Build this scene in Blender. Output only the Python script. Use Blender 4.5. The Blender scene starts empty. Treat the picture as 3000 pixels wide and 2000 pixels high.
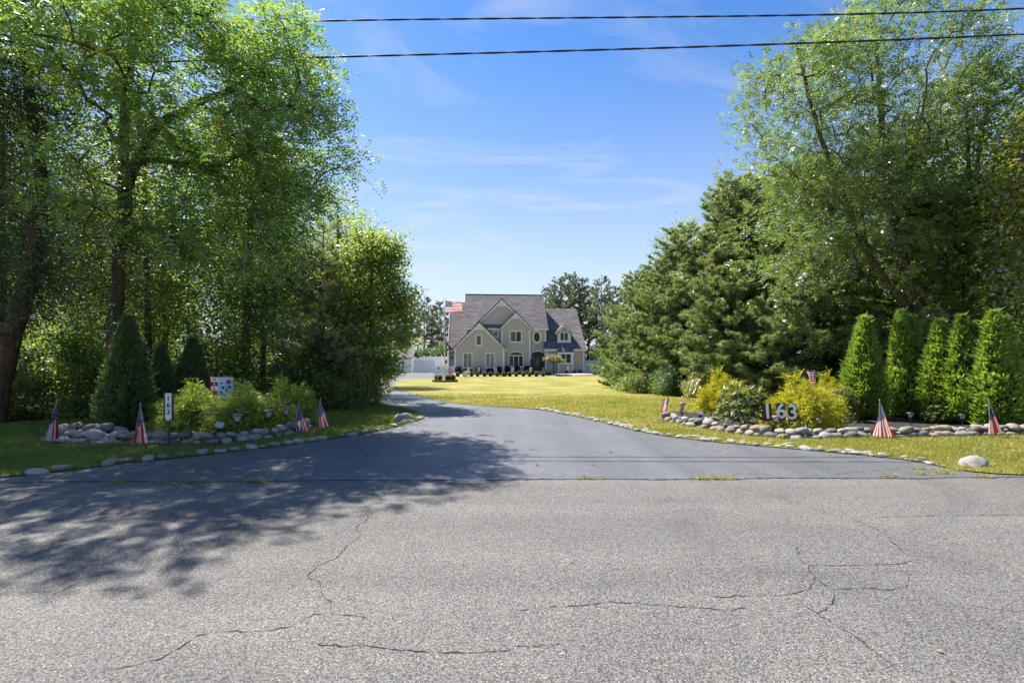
import bpy, bmesh, math, random
import numpy as np
from mathutils import Vector, Matrix, noise as mnoise

R = math.radians
rs = np.random.RandomState(7)
random.seed(7)
scene = bpy.context.scene
COL = scene.collection

# ------------------------------------------------------------------ camera
F, H, HZN = 1417.0, 1.6, 1055.0           # focal length in photo pixels, eye height, horizon row
cam_d = bpy.data.cameras.new("camera")
cam = bpy.data.objects.new("camera", cam_d)
COL.objects.link(cam)
cam.location = (0, 0, H)
cam.rotation_euler = (R(90), 0, 0)
cam_d.sensor_width = 36
cam_d.lens = 36 * F / 3000
cam_d.shift_y = (HZN - 1000) / 3000
cam_d.clip_end = 3000
scene.camera = cam

# ------------------------------------------------------------------ sky and sun
SUN_EL, SUN_AZ = 56.0, 46.0               # ahead of the camera, to the left
world = bpy.data.worlds.new("World")
scene.world = world
world.use_nodes = True
wt = world.node_tree
wn, wl = wt.nodes, wt.links
wn.clear()
sky = wn.new("ShaderNodeTexSky")
sky.sky_type = 'NISHITA'
sky.sun_disc = False
sky.sun_elevation = R(SUN_EL)
sky.sun_rotation = R(-SUN_AZ)
sky.altitude = 0
sky.air_density = 1.0
sky.dust_density = 0.3
sky.ozone_density = 2.5
hs = wn.new("ShaderNodeHueSaturation")
hs.inputs['Hue'].default_value = 0.506
hs.inputs['Saturation'].default_value = 1.33
hs.inputs['Value'].default_value = 0.83
wl.new(sky.outputs[0], hs.inputs['Color'])
tc = wn.new("ShaderNodeTexCoord")
sep = wn.new("ShaderNodeSeparateXYZ")
wl.new(tc.outputs['Generated'], sep.inputs[0])
def wmath(op, a, b=None):
    n = wn.new("ShaderNodeMath"); n.operation = op
    for i, v in enumerate((a, b)):
        if v is None: continue
        if isinstance(v, (int, float)): n.inputs[i].default_value = v
        else: wl.new(v, n.inputs[i])
    return n.outputs[0]
zz = wmath('ADD', wmath('MAXIMUM', sep.outputs[2], 0.0), 0.12)
cx = wmath('DIVIDE', sep.outputs[0], zz)
cy = wmath('DIVIDE', sep.outputs[1], zz)
comb = wn.new("ShaderNodeCombineXYZ")
wl.new(cx, comb.inputs[0]); wl.new(cy, comb.inputs[1])
mp = wn.new("ShaderNodeMapping")
mp.inputs['Rotation'].default_value = (0, 0, R(38))
mp.inputs['Scale'].default_value = (0.55, 1.15, 1)
mp.inputs['Location'].default_value = (0.9, 1.15, 0)
wl.new(comb.outputs[0], mp.inputs[0])
n1 = wn.new("ShaderNodeTexNoise")
n1.inputs['Scale'].default_value = 1.9
n1.inputs['Detail'].default_value = 9
n1.inputs['Roughness'].default_value = 0.56
n1.inputs['Distortion'].default_value = 1.5
wl.new(mp.outputs[0], n1.inputs['Vector'])
cr = wn.new("ShaderNodeValToRGB")
cr.color_ramp.elements[0].position = 0.52
cr.color_ramp.elements[1].position = 0.80
wl.new(n1.outputs[0], cr.inputs[0])
veil = wmath('POWER', wmath('SUBTRACT', 1.0, wmath('MINIMUM', wmath('MULTIPLY', wmath('MAXIMUM', sep.outputs[2], 0.0), 1.6), 1.0)), 1.55)
cfac = wmath('MINIMUM', wmath('ADD', wmath('MULTIPLY', cr.outputs[0], 0.42), wmath('MULTIPLY', veil, 0.98)), 1.0)
mixc = wn.new("ShaderNodeMixRGB")
mixc.inputs[2].default_value = (3.25, 3.38, 3.66, 1)
wl.new(cfac, mixc.inputs[0])
wl.new(hs.outputs[0], mixc.inputs[1])
bg = wn.new("ShaderNodeBackground")
bg.inputs['Strength'].default_value = 0.09
wl.new(mixc.outputs[0], bg.inputs['Color'])
wo = wn.new("ShaderNodeOutputWorld")
wl.new(bg.outputs[0], wo.inputs['Surface'])

sd = bpy.data.lights.new("sun", 'SUN')
sd.energy = 4.15
sd.angle = R(0.53)
sd.color = (1.0, 0.955, 0.88)
sun = bpy.data.objects.new("sun", sd)
COL.objects.link(sun)
to_sun = Vector((-math.sin(R(SUN_AZ)) * math.cos(R(SUN_EL)), math.cos(R(SUN_AZ)) * math.cos(R(SUN_EL)), math.sin(R(SUN_EL))))
sun.rotation_euler = to_sun.to_track_quat('Z', 'Y').to_euler()
sun.location = (-20, 30, 40)

vs = scene.view_settings
vs.view_transform = 'Standard'
vs.look = 'None'
vs.exposure = 1.47
vs.gamma = 1.0
vs.use_curve_mapping = False
cy_ = scene.cycles
cy_.use_denoising = True
cy_.max_bounces = 12
cy_.diffuse_bounces = 8
cy_.glossy_bounces = 2
cy_.transmission_bounces = 10
cy_.use_adaptive_sampling = True
cy_.adaptive_threshold = 0.015
cy_.sample_clamp_indirect = 6

# ------------------------------------------------------------------ layout helpers
KN = [(-400, 0), (15, 0), (45, -0.5), (60, -0.68), (66, -0.68), (70, -0.35), (400, -0.35)]
def gz(y):
    for (a, za), (b, zb) in zip(KN, KN[1:]):
        if y <= b:
            return za + (zb - za) * (y - a) / (b - a)
    return KN[-1][1]
gzv = np.vectorize(gz)
def gp(px, py):
    """where the sight line through a photo pixel meets the ground"""
    Y = F * H / (py - HZN)
    for _ in range(30):
        Y = 0.5 * Y + 0.5 * F * (H - gz(Y)) / (py - HZN)
    return ((px - 1500) / F * Y, Y)
def at(px, py, Y):
    return ((px - 1500) / F * Y, Y, H + (HZN - py) / F * Y)

# ------------------------------------------------------------------ object helpers
def tag(o, label=None, cat=None, group=None, kind=None):
    if label: o['label'] = label
    if cat: o['category'] = cat
    if group: o['group'] = group
    if kind: o['kind'] = kind
    return o
def empty(name, loc=(0, 0, 0), rz=0.0, scale=None, label=None, cat=None, group=None):
    o = bpy.data.objects.new(name, None)
    o.empty_display_size = 0.2
    COL.objects.link(o)
    o.location = loc
    o.rotation_euler = (0, 0, rz)
    if scale is not None:
        o.scale = scale if hasattr(scale, '__len__') else (scale,) * 3
    return tag(o, label, cat, group)
def link(name, me, parent=None, loc=None, rot=None, scale=None):
    o = bpy.data.objects.new(name, me)
    COL.objects.link(o)
    if parent is not None: o.parent = parent
    if loc is not None: o.location = loc
    if rot is not None: o.rotation_euler = rot
    if scale is not None: o.scale = scale if hasattr(scale, '__len__') else (scale,) * 3
    return o
def copy_tree(o, parent=None):
    c = o.copy()
    COL.objects.link(c)
    c.parent = parent
    for ch in list(o.children):
        copy_tree(ch, c)
    return c
def structure(o): o['kind'] = 'structure'; return o

def np_mesh(name, verts, faces, mat, smooth=False, k=None):
    """verts (N,3); faces (M,k) array of one face size"""
    me = bpy.data.meshes.new(name)
    verts = np.asarray(verts, dtype=np.float32)
    faces = np.asarray(faces, dtype=np.int32)
    m, k = faces.shape
    me.vertices.add(len(verts)); me.vertices.foreach_set('co', verts.ravel())
    me.loops.add(m * k); me.loops.foreach_set('vertex_index', faces.ravel())
    me.polygons.add(m)
    me.polygons.foreach_set('loop_start', np.arange(0, m * k, k, dtype=np.int32))
    me.polygons.foreach_set('loop_total', np.full(m, k, dtype=np.int32))
    if smooth: me.polygons.foreach_set('use_smooth', np.ones(m, dtype=bool))
    me.update(calc_edges=True)
    if mat: me.materials.append(mat)
    return me

class MB:
    """collects boxes, prisms, tubes and lathes and links them as one mesh"""
    def __init__(s): s.v = []; s.f = []
    def add(s, vs_, fs):
        b = len(s.v); s.v += [tuple(p) for p in vs_]; s.f += [[b + i for i in f] for f in fs]; return s
    def box(s, x0, x1, y0, y1, z0, z1):
        return s.add([(x0,y0,z0),(x1,y0,z0),(x1,y1,z0),(x0,y1,z0),(x0,y0,z1),(x1,y0,z1),(x1,y1,z1),(x0,y1,z1)],
                     [(0,3,2,1),(4,5,6,7),(0,1,5,4),(1,2,6,5),(2,3,7,6),(3,0,4,7)])
    def prism(s, poly, y0, y1):
        """outline in x,z extruded along y"""
        n = len(poly)
        return s.add([(x, y0, z) for x, z in poly] + [(x, y1, z) for x, z in poly],
                     [tuple(range(n)), tuple(range(2*n-1, n-1, -1))] + [(i, n+i, n+(i+1)%n, (i+1)%n) for i in range(n)])
    def slab(s, quad, t):
        """four points of a sloping sheet given thickness t along its normal, downwards"""
        a, b, c, d = [Vector(q) for q in quad]
        n = (b - a).cross(d - a).normalized()
        if n.z < 0: n = -n
        lo = [p - n * t for p in (a, b, c, d)]
        return s.add([a, b, c, d] + lo, [(0,1,2,3),(7,6,5,4),(0,4,5,1),(1,5,6,2),(2,6,7,3),(3,7,4,0)])
    def bar(s, p, q, w, t, up=(0, 0, 1)):
        p, q, up = Vector(p), Vector(q), Vector(up)
        d = (q - p).normalized(); sx = d.cross(up).normalized() * w / 2; sy = sx.cross(d).normalized() * t / 2
        r = [p-sx-sy, p+sx-sy, p+sx+sy, p-sx+sy, q-sx-sy, q+sx-sy, q+sx+sy, q-sx+sy]
        return s.add(r, [(0,3,2,1),(4,5,6,7),(0,1,5,4),(1,2,6,5),(2,3,7,6),(3,0,4,7)])
    def tube(s, pts, rad, n=8, cap=True):
        pts = [Vector(p) for p in pts]; m = len(pts)
        if not hasattr(rad, '__len__'): rad = [rad] * m
        b = len(s.v); ref = Vector((0.31, 0.17, 0.93))
        for i, p in enumerate(pts):
            d = (pts[min(i+1, m-1)] - pts[max(i-1, 0)]).normalized()
            u = d.cross(ref if abs(d.dot(ref)) < .95 else Vector((1,0,0))).normalized(); w = d.cross(u)
            for k in range(n):
                a = 2*math.pi*k/n
                s.v.append(tuple(p + (u*math.cos(a) + w*math.sin(a)) * rad[i]))
        for i in range(m-1):
            for k in range(n):
                s.f.append([b+i*n+k, b+i*n+(k+1)%n, b+(i+1)*n+(k+1)%n, b+(i+1)*n+k])
        if cap:
            s.f.append([b+k for k in range(n-1,-1,-1)]); s.f.append([b+(m-1)*n+k for k in range(n)])
        return s
    def lathe(s, prof, n=16, c=(0,0,0)):
        b = len(s.v)
        for r, z in prof:
            for k in range(n):
                a = 2*math.pi*k/n
                s.v.append((c[0]+r*math.cos(a), c[1]+r*math.sin(a), c[2]+z))
        for i in range(len(prof)-1):
            for k in range(n):
                s.f.append([b+i*n+k, b+i*n+(k+1)%n, b+(i+1)*n+(k+1)%n, b+(i+1)*n+k])
        s.f.append([b+k for k in range(n-1,-1,-1)]); s.f.append([b+(len(prof)-1)*n+k for k in range(n)])
        return s
    def mesh(s, name, mat, smooth=False):
        me = bpy.data.meshes.new(name)
        me.from_pydata(s.v, [], s.f)
        if smooth:
            for p in me.polygons: p.use_smooth = True
        me.materials.append(mat)
        me.update()
        return me
    def build(s, name, mat, parent=None, smooth=False, **kw):
        return link(name, s.mesh(name, mat, smooth), parent, **kw)

# ------------------------------------------------------------------ materials
class NT:
    def __init__(s, name):
        s.m = bpy.data.materials.new(name); s.m.use_nodes = True
        s.t = s.m.node_tree; s.t.nodes.clear()
        s.out = s.n('ShaderNodeOutputMaterial')
    def n(s, typ, **kw):
        nd = s.t.nodes.new(typ)
        for k, v in kw.items():
            if hasattr(nd, k): setattr(nd, k, v)
        return nd
    def l(s, a, b): s.t.links.new(a, b)
    def val(s, sock, v):
        if isinstance(v, bpy.types.NodeSocket): s.l(v, sock)
        elif isinstance(v, (tuple, list)) and len(v) == 3 and sock.type == 'RGBA': sock.default_value = (*v, 1)
        else: sock.default_value = v
    def math(s, op, a, b=0.0, c=None, clamp=False):
        nd = s.n('ShaderNodeMath', operation=op, use_clamp=clamp)
        s.val(nd.inputs[0], a); s.val(nd.inputs[1], b)
        if c is not None: s.val(nd.inputs[2], c)
        return nd.outputs[0]
    def mix(s, f, a, b, mode='MIX'):
        nd = s.n('ShaderNodeMixRGB', blend_type=mode)
        s.val(nd.inputs[0], f); s.val(nd.inputs[1], a); s.val(nd.inputs[2], b)
        return nd.outputs[0]
    def coord(s, which='Object'): return s.n('ShaderNodeTexCoord').outputs[which]
    def noise(s, scale, detail=4, rough=.55, vec=None, dist=0.0):
        nd = s.n('ShaderNodeTexNoise')
        nd.inputs['Scale'].default_value = scale; nd.inputs['Detail'].default_value = detail
        nd.inputs['Roughness'].default_value = rough; nd.inputs['Distortion'].default_value = dist
        s.l(vec if vec is not None else s.coord(), nd.inputs['Vector'])
        return nd.outputs[0]
    def voro(s, scale, vec=None, feature='F1', out='Distance'):
        nd = s.n('ShaderNodeTexVoronoi', feature=feature)
        nd.inputs['Scale'].default_value = scale
        s.l(vec if vec is not None else s.coord(), nd.inputs['Vector'])
        return nd.outputs[out]
    def ramp(s, f, stops, interp='LINEAR'):
        nd = s.n('ShaderNodeValToRGB'); cr = nd.color_ramp; cr.interpolation = interp
        while len(cr.elements) < len(stops): cr.elements.new(.5)
        for e, (p, c) in zip(cr.elements, stops):
            e.position = p; e.color = (*c, 1) if len(c) == 3 else c
        s.l(f, nd.inputs[0]); return nd.outputs[0]
    def bump(s, h, strength=.5, dist=.01):
        nd = s.n('ShaderNodeBump'); nd.inputs['Strength'].default_value = strength; nd.inputs['Distance'].default_value = dist
        s.l(h, nd.inputs['Height']); return nd.outputs[0]
    def pbr(s, col, rough=.6, spec=.4, normal=None, metal=0.0):
        b = s.n('ShaderNodeBsdfPrincipled')
        s.val(b.inputs['Base Color'], col); s.val(b.inputs['Roughness'], rough)
        s.val(b.inputs['Specular IOR Level'], spec); s.val(b.inputs['Metallic'], metal)
        if normal is not None: s.l(normal, b.inputs['Normal'])
        s.l(b.outputs[0], s.out.inputs[0]); return s.m
def mscale(c, k): return tuple(min(1, x * k) for x in c)

def plain(name, col, rough=.55, spec=.4, var=.12, scale=6.0, metal=0.0, bump=0.0):
    t = NT(name)
    nz = t.noise(scale, 5)
    c = t.ramp(nz, [(.25, mscale(col, 1 - var)), (.75, mscale(col, 1 + var))])
    nrm = t.bump(t.noise(scale * 8, 3), bump, .01) if bump else None
    return t.pbr(c, rough, spec, nrm, metal)

def leaf_mat(name, cols, trans, tfac=.45, gloss=.06, grough=.35, clump=.9, light=1.3):
    """leaf colours picked per leaf, shifted slowly over the crown; light passes through the blades"""
    t = NT(name)
    g = t.n('ShaderNodeNewGeometry')
    rnd = g.outputs['Random Per Island']
    big = t.noise(clump, 2)
    f = t.math('ADD', t.math('MULTIPLY', rnd, .65), t.math('MULTIPLY', t.math('SUBTRACT', big, .5), 1.1), clamp=False)
    f = t.math('ADD', f, .17, clamp=True)
    cols = [mscale((c[0]*1.15, c[1]*1.0, c[2]*1.12) if light != 1.0 else c, light) for c in cols]
    n = len(cols)
    col = t.ramp(f, [(i / max(1, n - 1), c) for i, c in enumerate(cols)])
    tcol = t.mix(1.0, col, trans, 'MULTIPLY')
    d = t.n('ShaderNodeBsdfDiffuse'); t.l(col, d.inputs[0])
    tr = t.n('ShaderNodeBsdfTranslucent'); t.l(tcol, tr.inputs[0])
    m1 = t.n('ShaderNodeMixShader'); m1.inputs[0].default_value = tfac
    t.l(d.outputs[0], m1.inputs[1]); t.l(tr.outputs[0], m1.inputs[2])
    gl = t.n('ShaderNodeBsdfGlossy'); gl.inputs['Roughness'].default_value = grough
    gl.inputs[0].default_value = (.9, .95, 1, 1)
    m2 = t.n('ShaderNodeMixShader'); m2.inputs[0].default_value = gloss
    t.l(m1.outputs[0], m2.inputs[1]); t.l(gl.outputs[0], m2.inputs[2])
    t.l(m2.outputs[0], t.out.inputs[0])
    return t.m

M = {}
M['locust'] = leaf_mat('locust_leaf', [(.035,.085,.028), (.062,.135,.036), (.095,.17,.04), (.20,.22,.04)], (2.5, 2.4, 1.1), .52, .085, .42)
M['locust_right'] = leaf_mat('locust_leaf_right', [(.042,.088,.03), (.070,.128,.038), (.10,.158,.047), (.16,.19,.05)], (2.1, 2.05, 1.1), .48, .075, .42)  # leaf mix of the forked tree on the right, narrower in tone
M['cedar'] = leaf_mat('cedar_scale_leaf', [(.02,.042,.018), (.03,.06,.022), (.045,.075,.028), (.075,.06,.035)], (1.6, 1.6, .9), .25, .04, .5)
M['oak'] = leaf_mat('oak_leaf', [(.022,.06,.022), (.035,.085,.028), (.055,.115,.03), (.12,.15,.03)], (2.5, 2.4, .9), .47, .05, .45)
M['broad'] = leaf_mat('broad_leaf', [(.035,.085,.022), (.06,.125,.028), (.10,.165,.032), (.19,.20,.04)], (2.7, 2.4, .9), .52, .05, .45)
M['autumn'] = leaf_mat('turning_leaf', [(.05,.10,.025), (.08,.14,.03), (.14,.17,.035), (.22,.15,.04)], (2.3, 2.1, .9), .5, .10, .3)
M['shrub'] = leaf_mat('shrub_leaf', [(.035,.08,.022), (.065,.125,.028), (.12,.17,.035), (.22,.21,.05)], (2.4, 2.2, .9), .48, .05, .45)
M['pine'] = leaf_mat('pine_needle', [(.065,.12,.045), (.10,.165,.058), (.14,.205,.07), (.20,.19,.08)], (2.0, 2.0, 1.1), .38, .08, .35, clump=.6)
M['pine_grey'] = leaf_mat('pine_needle_greyish', [(.085,.14,.07), (.14,.20,.09), (.20,.25,.11), (.28,.25,.13)], (2.0, 2.0, 1.2), .4, .12, .35, clump=.6)
M['pine_far'] = leaf_mat('pine_needle_far', [(.05,.09,.045), (.075,.12,.058), (.11,.15,.07), (.15,.15,.075)], (1.8, 1.8, 1.1), .35, .05, .4, clump=.5)
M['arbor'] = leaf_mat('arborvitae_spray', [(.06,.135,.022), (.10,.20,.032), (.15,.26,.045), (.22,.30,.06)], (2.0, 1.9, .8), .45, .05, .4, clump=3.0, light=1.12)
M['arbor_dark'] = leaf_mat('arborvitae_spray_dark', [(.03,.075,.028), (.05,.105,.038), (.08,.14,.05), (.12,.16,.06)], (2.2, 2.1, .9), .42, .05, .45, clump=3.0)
M['cypress'] = leaf_mat('threadleaf_green', [(.08,.16,.025), (.14,.235,.038), (.22,.31,.052), (.34,.38,.085)], (1.8, 1.7, .7), .42, .04, .4, clump=2.5, light=1.15)
M['gold'] = leaf_mat('threadleaf_gold', [(.17,.22,.012), (.32,.33,.018), (.47,.45,.025), (.58,.52,.05)], (1.6, 1.5, .6), .4, .04, .4, clump=2.5, light=1.0)
M['rhodo'] = leaf_mat('rhododendron_leaf', [(.045,.085,.026), (.075,.125,.034), (.12,.165,.045), (.23,.22,.06)], (1.9, 1.8, .8), .35, .045, .45, clump=2.0)
M['boxwood'] = leaf_mat('boxwood_leaf', [(.07,.115,.018), (.13,.175,.025), (.21,.245,.035), (.28,.28,.05)], (1.8, 1.7, .7), .35, .05, .4, clump=4.0, light=1.0)
M['yew'] = leaf_mat('dark_shrub_leaf', [(.012,.028,.016), (.018,.04,.02), (.028,.055,.025), (.04,.07,.03)], (1.5, 1.5, .9), .25, .04, .45, clump=3.0)
M['sage'] = leaf_mat('grey_shrub_leaf', [(.05,.08,.03), (.08,.11,.045), (.11,.14,.06), (.15,.16,.07)], (1.5, 1.5, .9), .3, .04, .45, clump=3.0)
M['weeping'] = leaf_mat('weeping_leaf', [(.05,.085,.03), (.10,.13,.045), (.18,.18,.07), (.30,.22,.12)], (1.8, 1.7, .9), .4, .06, .4, clump=3.0)
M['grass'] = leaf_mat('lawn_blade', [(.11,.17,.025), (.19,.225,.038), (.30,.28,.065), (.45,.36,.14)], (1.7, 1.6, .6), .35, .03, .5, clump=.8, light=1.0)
M['grass_shade'] = leaf_mat('lawn_blade_green_shaded', [(.06,.13,.022), (.10,.17,.03), (.17,.22,.04), (.30,.27,.08)], (1.7, 1.6, .6), .35, .03, .5, clump=.8, light=1.0)  # greener blades for the left lawn, darkened with tree shade in the colour
M['reed'] = leaf_mat('reed_blade', [(.12,.17,.04), (.22,.25,.07), (.38,.36,.14), (.50,.43,.22)], (1.7, 1.6, .8), .4, .08, .4, light=1.0)
M['dry'] = leaf_mat('fallen_leaf', [(.16,.08,.035), (.26,.14,.06), (.36,.22,.10), (.42,.33,.16)], (1.4, 1.2, .8), .2, .03, .5, clump=3.0, light=1.0)

def bark(name, col, vs_=9.0):
    t = NT(name)
    mpn = t.n('ShaderNodeMapping'); mpn.inputs['Scale'].default_value = (1, 1, .16); t.l(t.coord(), mpn.inputs[0])
    a = t.noise(vs_, 6, .65, mpn.outputs[0], .6)
    c = t.ramp(a, [(.3, mscale(col, .45)), (.52, col), (.75, mscale(col, 1.7))])
    return t.pbr(c, .85, .2, t.bump(a, .9, .06))
M['bark'] = bark('grey_brown_bark', (.10, .078, .06))
M['bark_red'] = bark('cedar_bark', (.095, .062, .046), 12)
M['bark_pine'] = bark('pine_bark', (.085, .068, .06), 7)
M['core'] = plain('inner_shade_core', (.018, .022, .012), .9, .1)  # solid see-through blocker; the bush's inner shade is put into its near-black colour

def m_road():
    t = NT('old_road_asphalt'); v = t.coord()
    cell = t.n('ShaderNodeTexVoronoi'); cell.inputs['Scale'].default_value = 105; cell.inputs['Randomness'].default_value = 1
    t.l(v, cell.inputs['Vector'])
    sepc = t.n('ShaderNodeSeparateColor'); t.l(cell.outputs['Color'], sepc.inputs[0])
    rv = sepc.outputs[0]
    stone = t.ramp(rv, [(0, (.06,.06,.062)), (.12, (.135,.133,.13)), (.6, (.19,.186,.18)), (.92, (.245,.24,.232)), (.975, (.31,.265,.21)), (1, (.42,.41,.39))])
    edge = t.math('GREATER_THAN', cell.outputs['Distance'], .62)
    big = t.ramp(t.noise(.9, 5, .6, v), [(.3, (.93,.93,.94)), (.7, (1.06,1.055,1.05))])
    fine = t.ramp(t.noise(260, 2, .6, v), [(.3, (.82,.82,.82)), (.7, (1.16,1.16,1.16))])
    c = t.mix(edge, stone, (.075,.075,.075))
    wm = t.n('ShaderNodeMapping'); wm.inputs['Scale'].default_value = (.07, .75, 1); t.l(v, wm.inputs[0])
    wear = t.ramp(t.noise(1.6, 4, .55, wm.outputs[0]), [(.35, (.86,.855,.85)), (.65, (1.08,1.075,1.06))])
    pat = t.ramp(t.noise(.45, 3, .5, v, 1.2), [(.38, (.88,.88,.89)), (.48, (1,1,1))])
    c = t.mix(1.0, c, wear, 'MULTIPLY'); c = t.mix(1.0, c, pat, 'MULTIPLY'); c = t.mix(1.0, c, (.92,.895,.855), 'MULTIPLY')
    c = t.mix(1.0, c, big, 'MULTIPLY'); c = t.mix(1.0, c, fine, 'MULTIPLY')
    h = t.math('ADD', t.math('MULTIPLY', t.math('SUBTRACT', 1.0, cell.outputs['Distance']), .7), t.math('MULTIPLY', rv, .6))
    return t.pbr(c, .8, .3, t.bump(h, .7, .004))
def m_drive():
    t = NT('driveway_asphalt'); v = t.coord()
    cell = t.voro(120, v, out='Color')
    sepc = t.n('ShaderNodeSeparateColor'); t.l(cell, sepc.inputs[0])
    c = t.ramp(sepc.outputs[0], [(0, (.07,.072,.078)), (.5, (.105,.107,.114)), (.95, (.145,.147,.154)), (1, (.26,.26,.26))])
    big = t.ramp(t.noise(.5, 6, .62, v), [(.3, (.85,.86,.88)), (.7, (1.14,1.13,1.12))])
    c = t.mix(1.0, c, big, 'MULTIPLY'); c = t.mix(1.0, c, t.ramp(t.noise(48, 3, .7, v), [(.3, (.72,.72,.73)), (.7, (1.28,1.28,1.27))]), 'MULTIPLY')
    dm = t.n('ShaderNodeMapping'); dm.inputs['Rotation'].default_value = (0, 0, R(12)); dm.inputs['Scale'].default_value = (.9, .09, 1); t.l(v, dm.inputs[0])
    c = t.mix(1.0, c, t.ramp(t.noise(1.3, 4, .6, dm.outputs[0]), [(.35, (.86,.86,.87)), (.65, (1.13,1.12,1.10))]), 'MULTIPLY')
    return t.pbr(c, t.ramp(t.noise(.7, 4, .5, v), [(.3, (.5,.5,.5)), (.7, (.66,.66,.66))]), .4, t.bump(t.math('ADD', t.noise(90, 3, .6, v), sepc.outputs[0]), .55, .005))
def m_lawn():
    t = NT('lawn_turf'); v = t.coord()
    a = t.noise(.35, 6, .62, v); b = t.noise(26, 4, .6, v); d = t.noise(2.2, 5, .6, v)
    f = t.math('ADD', t.math('MULTIPLY', a, .95), t.math('MULTIPLY', d, .35)); f = t.math('SUBTRACT', f, .15)
    c = t.ramp(f, [(.28, (.14,.18,.026)), (.42, (.215,.215,.036)), (.56, (.31,.265,.085)), (.70, (.42,.32,.16))])
    c = t.mix(1.0, c, t.ramp(b, [(.25, (.62,.64,.6)), (.75, (1.32,1.3,1.3))]), 'MULTIPLY')
    return t.pbr(c, .9, .15, t.bump(b, .9, .05))
def m_litter():
    t = NT('woodland_floor'); v = t.coord()
    cell = t.voro(14, v, out='Color'); sepc = t.n('ShaderNodeSeparateColor'); t.l(cell, sepc.inputs[0])
    c = t.ramp(sepc.outputs[0], [(0, (.035,.028,.018)), (.5, (.075,.058,.035)), (.85, (.12,.085,.05)), (1, (.17,.13,.075))])
    g = t.ramp(t.noise(.6, 5, .6, v), [(.42, (0,0,0)), (.62, (1,1,1))])
    c = t.mix(g, c, (.05,.075,.022))
    return t.pbr(c, .95, .1, t.bump(t.noise(30, 5, .65, v), .9, .05))
def m_mulch():
    t = NT('bark_mulch'); v = t.coord()
    mpn = t.n('ShaderNodeMapping'); mpn.inputs['Scale'].default_value = (1, 2.4, 1); t.l(v, mpn.inputs[0])
    cell = t.voro(38, mpn.outputs[0], out='Color'); sepc = t.n('ShaderNodeSeparateColor'); t.l(cell, sepc.inputs[0])
    c = t.ramp(sepc.outputs[0], [(0, (.012,.011,.010)), (.6, (.05,.043,.036)), (.93, (.10,.085,.07)), (1, (.20,.17,.13))])
    return t.pbr(c, .9, .15, t.bump(sepc.outputs[1], .9, .03))
def m_stone():
    t = NT('river_stone'); oi = t.n('ShaderNodeObjectInfo')
    base = t.ramp(oi.outputs['Random'], [(0, (.30,.29,.265)), (.22, (.215,.205,.185)), (.42, (.36,.34,.30)), (.6, (.27,.205,.135)), (.74, (.42,.41,.385)), (.88, (.135,.13,.125)), (1, (.31,.23,.145))])
    v = t.coord()
    nz = t.noise(9, 7, .65, v); 
    c = t.mix(1.0, base, t.ramp(nz, [(.28, (.42,.40,.37)), (.45, (.85,.84,.82)), (.6, (1,1,1)), (.8, (1.3,1.28,1.22))]), 'MULTIPLY')
    return t.pbr(c, .8, .3, t.bump(nz, .5, .03))
def m_pale_stone():
    t = NT('pale_edging_stone'); oi = t.n('ShaderNodeObjectInfo')
    base = t.ramp(oi.outputs['Random'], [(0, (.46,.45,.43)), (.4, (.38,.37,.35)), (.7, (.30,.28,.25)), (1, (.50,.48,.44))])
    nz = t.noise(11, 7, .65)
    c = t.mix(1.0, base, t.ramp(nz, [(.28, (.42,.41,.38)), (.45, (.8,.79,.76)), (.6, (1.0,1.0,.98)), (.85, (1.2,1.2,1.15))]), 'MULTIPLY')
    return t.pbr(c, .85, .25, t.bump(nz, .6, .03))
M['road'], M['drive'], M['lawn'], M['litter'], M['mulch'] = m_road(), m_drive(), m_lawn(), m_litter(), m_mulch()
M['stone'], M['pale'] = m_stone(), m_pale_stone()
M['crack'] = plain('crack_dark', (.028, .027, .026), .95, .1)  # flat dark tone for the thin crack and seam ribbons
M['bedsand'] = plain('pale_gravel', (.42, .39, .34), .9, .2, .25, 12)
M['siding'] = plain('taupe_siding', (.56, .478, .40), .6, .35, .07, 1.3)
M['white'] = plain('white_trim', (.86, .86, .85), .45, .45, .03, 3)
M['vinyl'] = plain('white_vinyl', (.80, .81, .82), .35, .5, .04, 2)
M['black'] = plain('black_plastic', (.022, .022, .024), .45, .45, .15, 9)
M['bronze'] = plain('dark_bronze_plastic', (.055, .042, .038), .45, .45, .2, 12)
M['cap'] = plain('weathered_lamp_cap', (.17, .125, .13), .5, .45, .25, 10)
M['lens'] = plain('ribbed_lamp_lens', (.42, .41, .36), .18, .6, .15, 20)
M['steel'] = plain('galvanised_steel', (.42, .42, .42), .4, .5, .1, 20, .6)
M['alu'] = plain('brushed_aluminium', (.62, .63, .65), .35, .5, .05, 6, .4)
M['wire'] = plain('cable_sheath', (.022, .023, .026), .5, .4)
M['navy'] = plain('navy_door_paint', (.016, .022, .035), .3, .5)
M['brick'] = plain('planter_block', (.20, .135, .095), .85, .2, .3, 14, bump=.4)
M['terracotta'] = plain('planter_white', (.6, .59, .57), .6, .3)
M['numblack'] = plain('number_plate_black', (.025, .02, .018), .5, .4)
M['numwhite'] = plain('number_white', (.78, .78, .77), .5, .4, .04)
M['signwhite'] = plain('sign_panel_white', (.74, .74, .72), .35, .45, .04)
M['wood'] = plain('flag_stick_wood', (.45, .38, .28), .6, .3)
M['signpink'] = plain('sign_print_red', (.50, .22, .20), .6, .3)
M['flower'] = plain('pale_flowers', (.62, .52, .44), .7, .3, .3, 20)
M['pinkflower'] = plain('pink_flowers', (.45, .12, .22), .7, .3, .3, 20)

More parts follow.
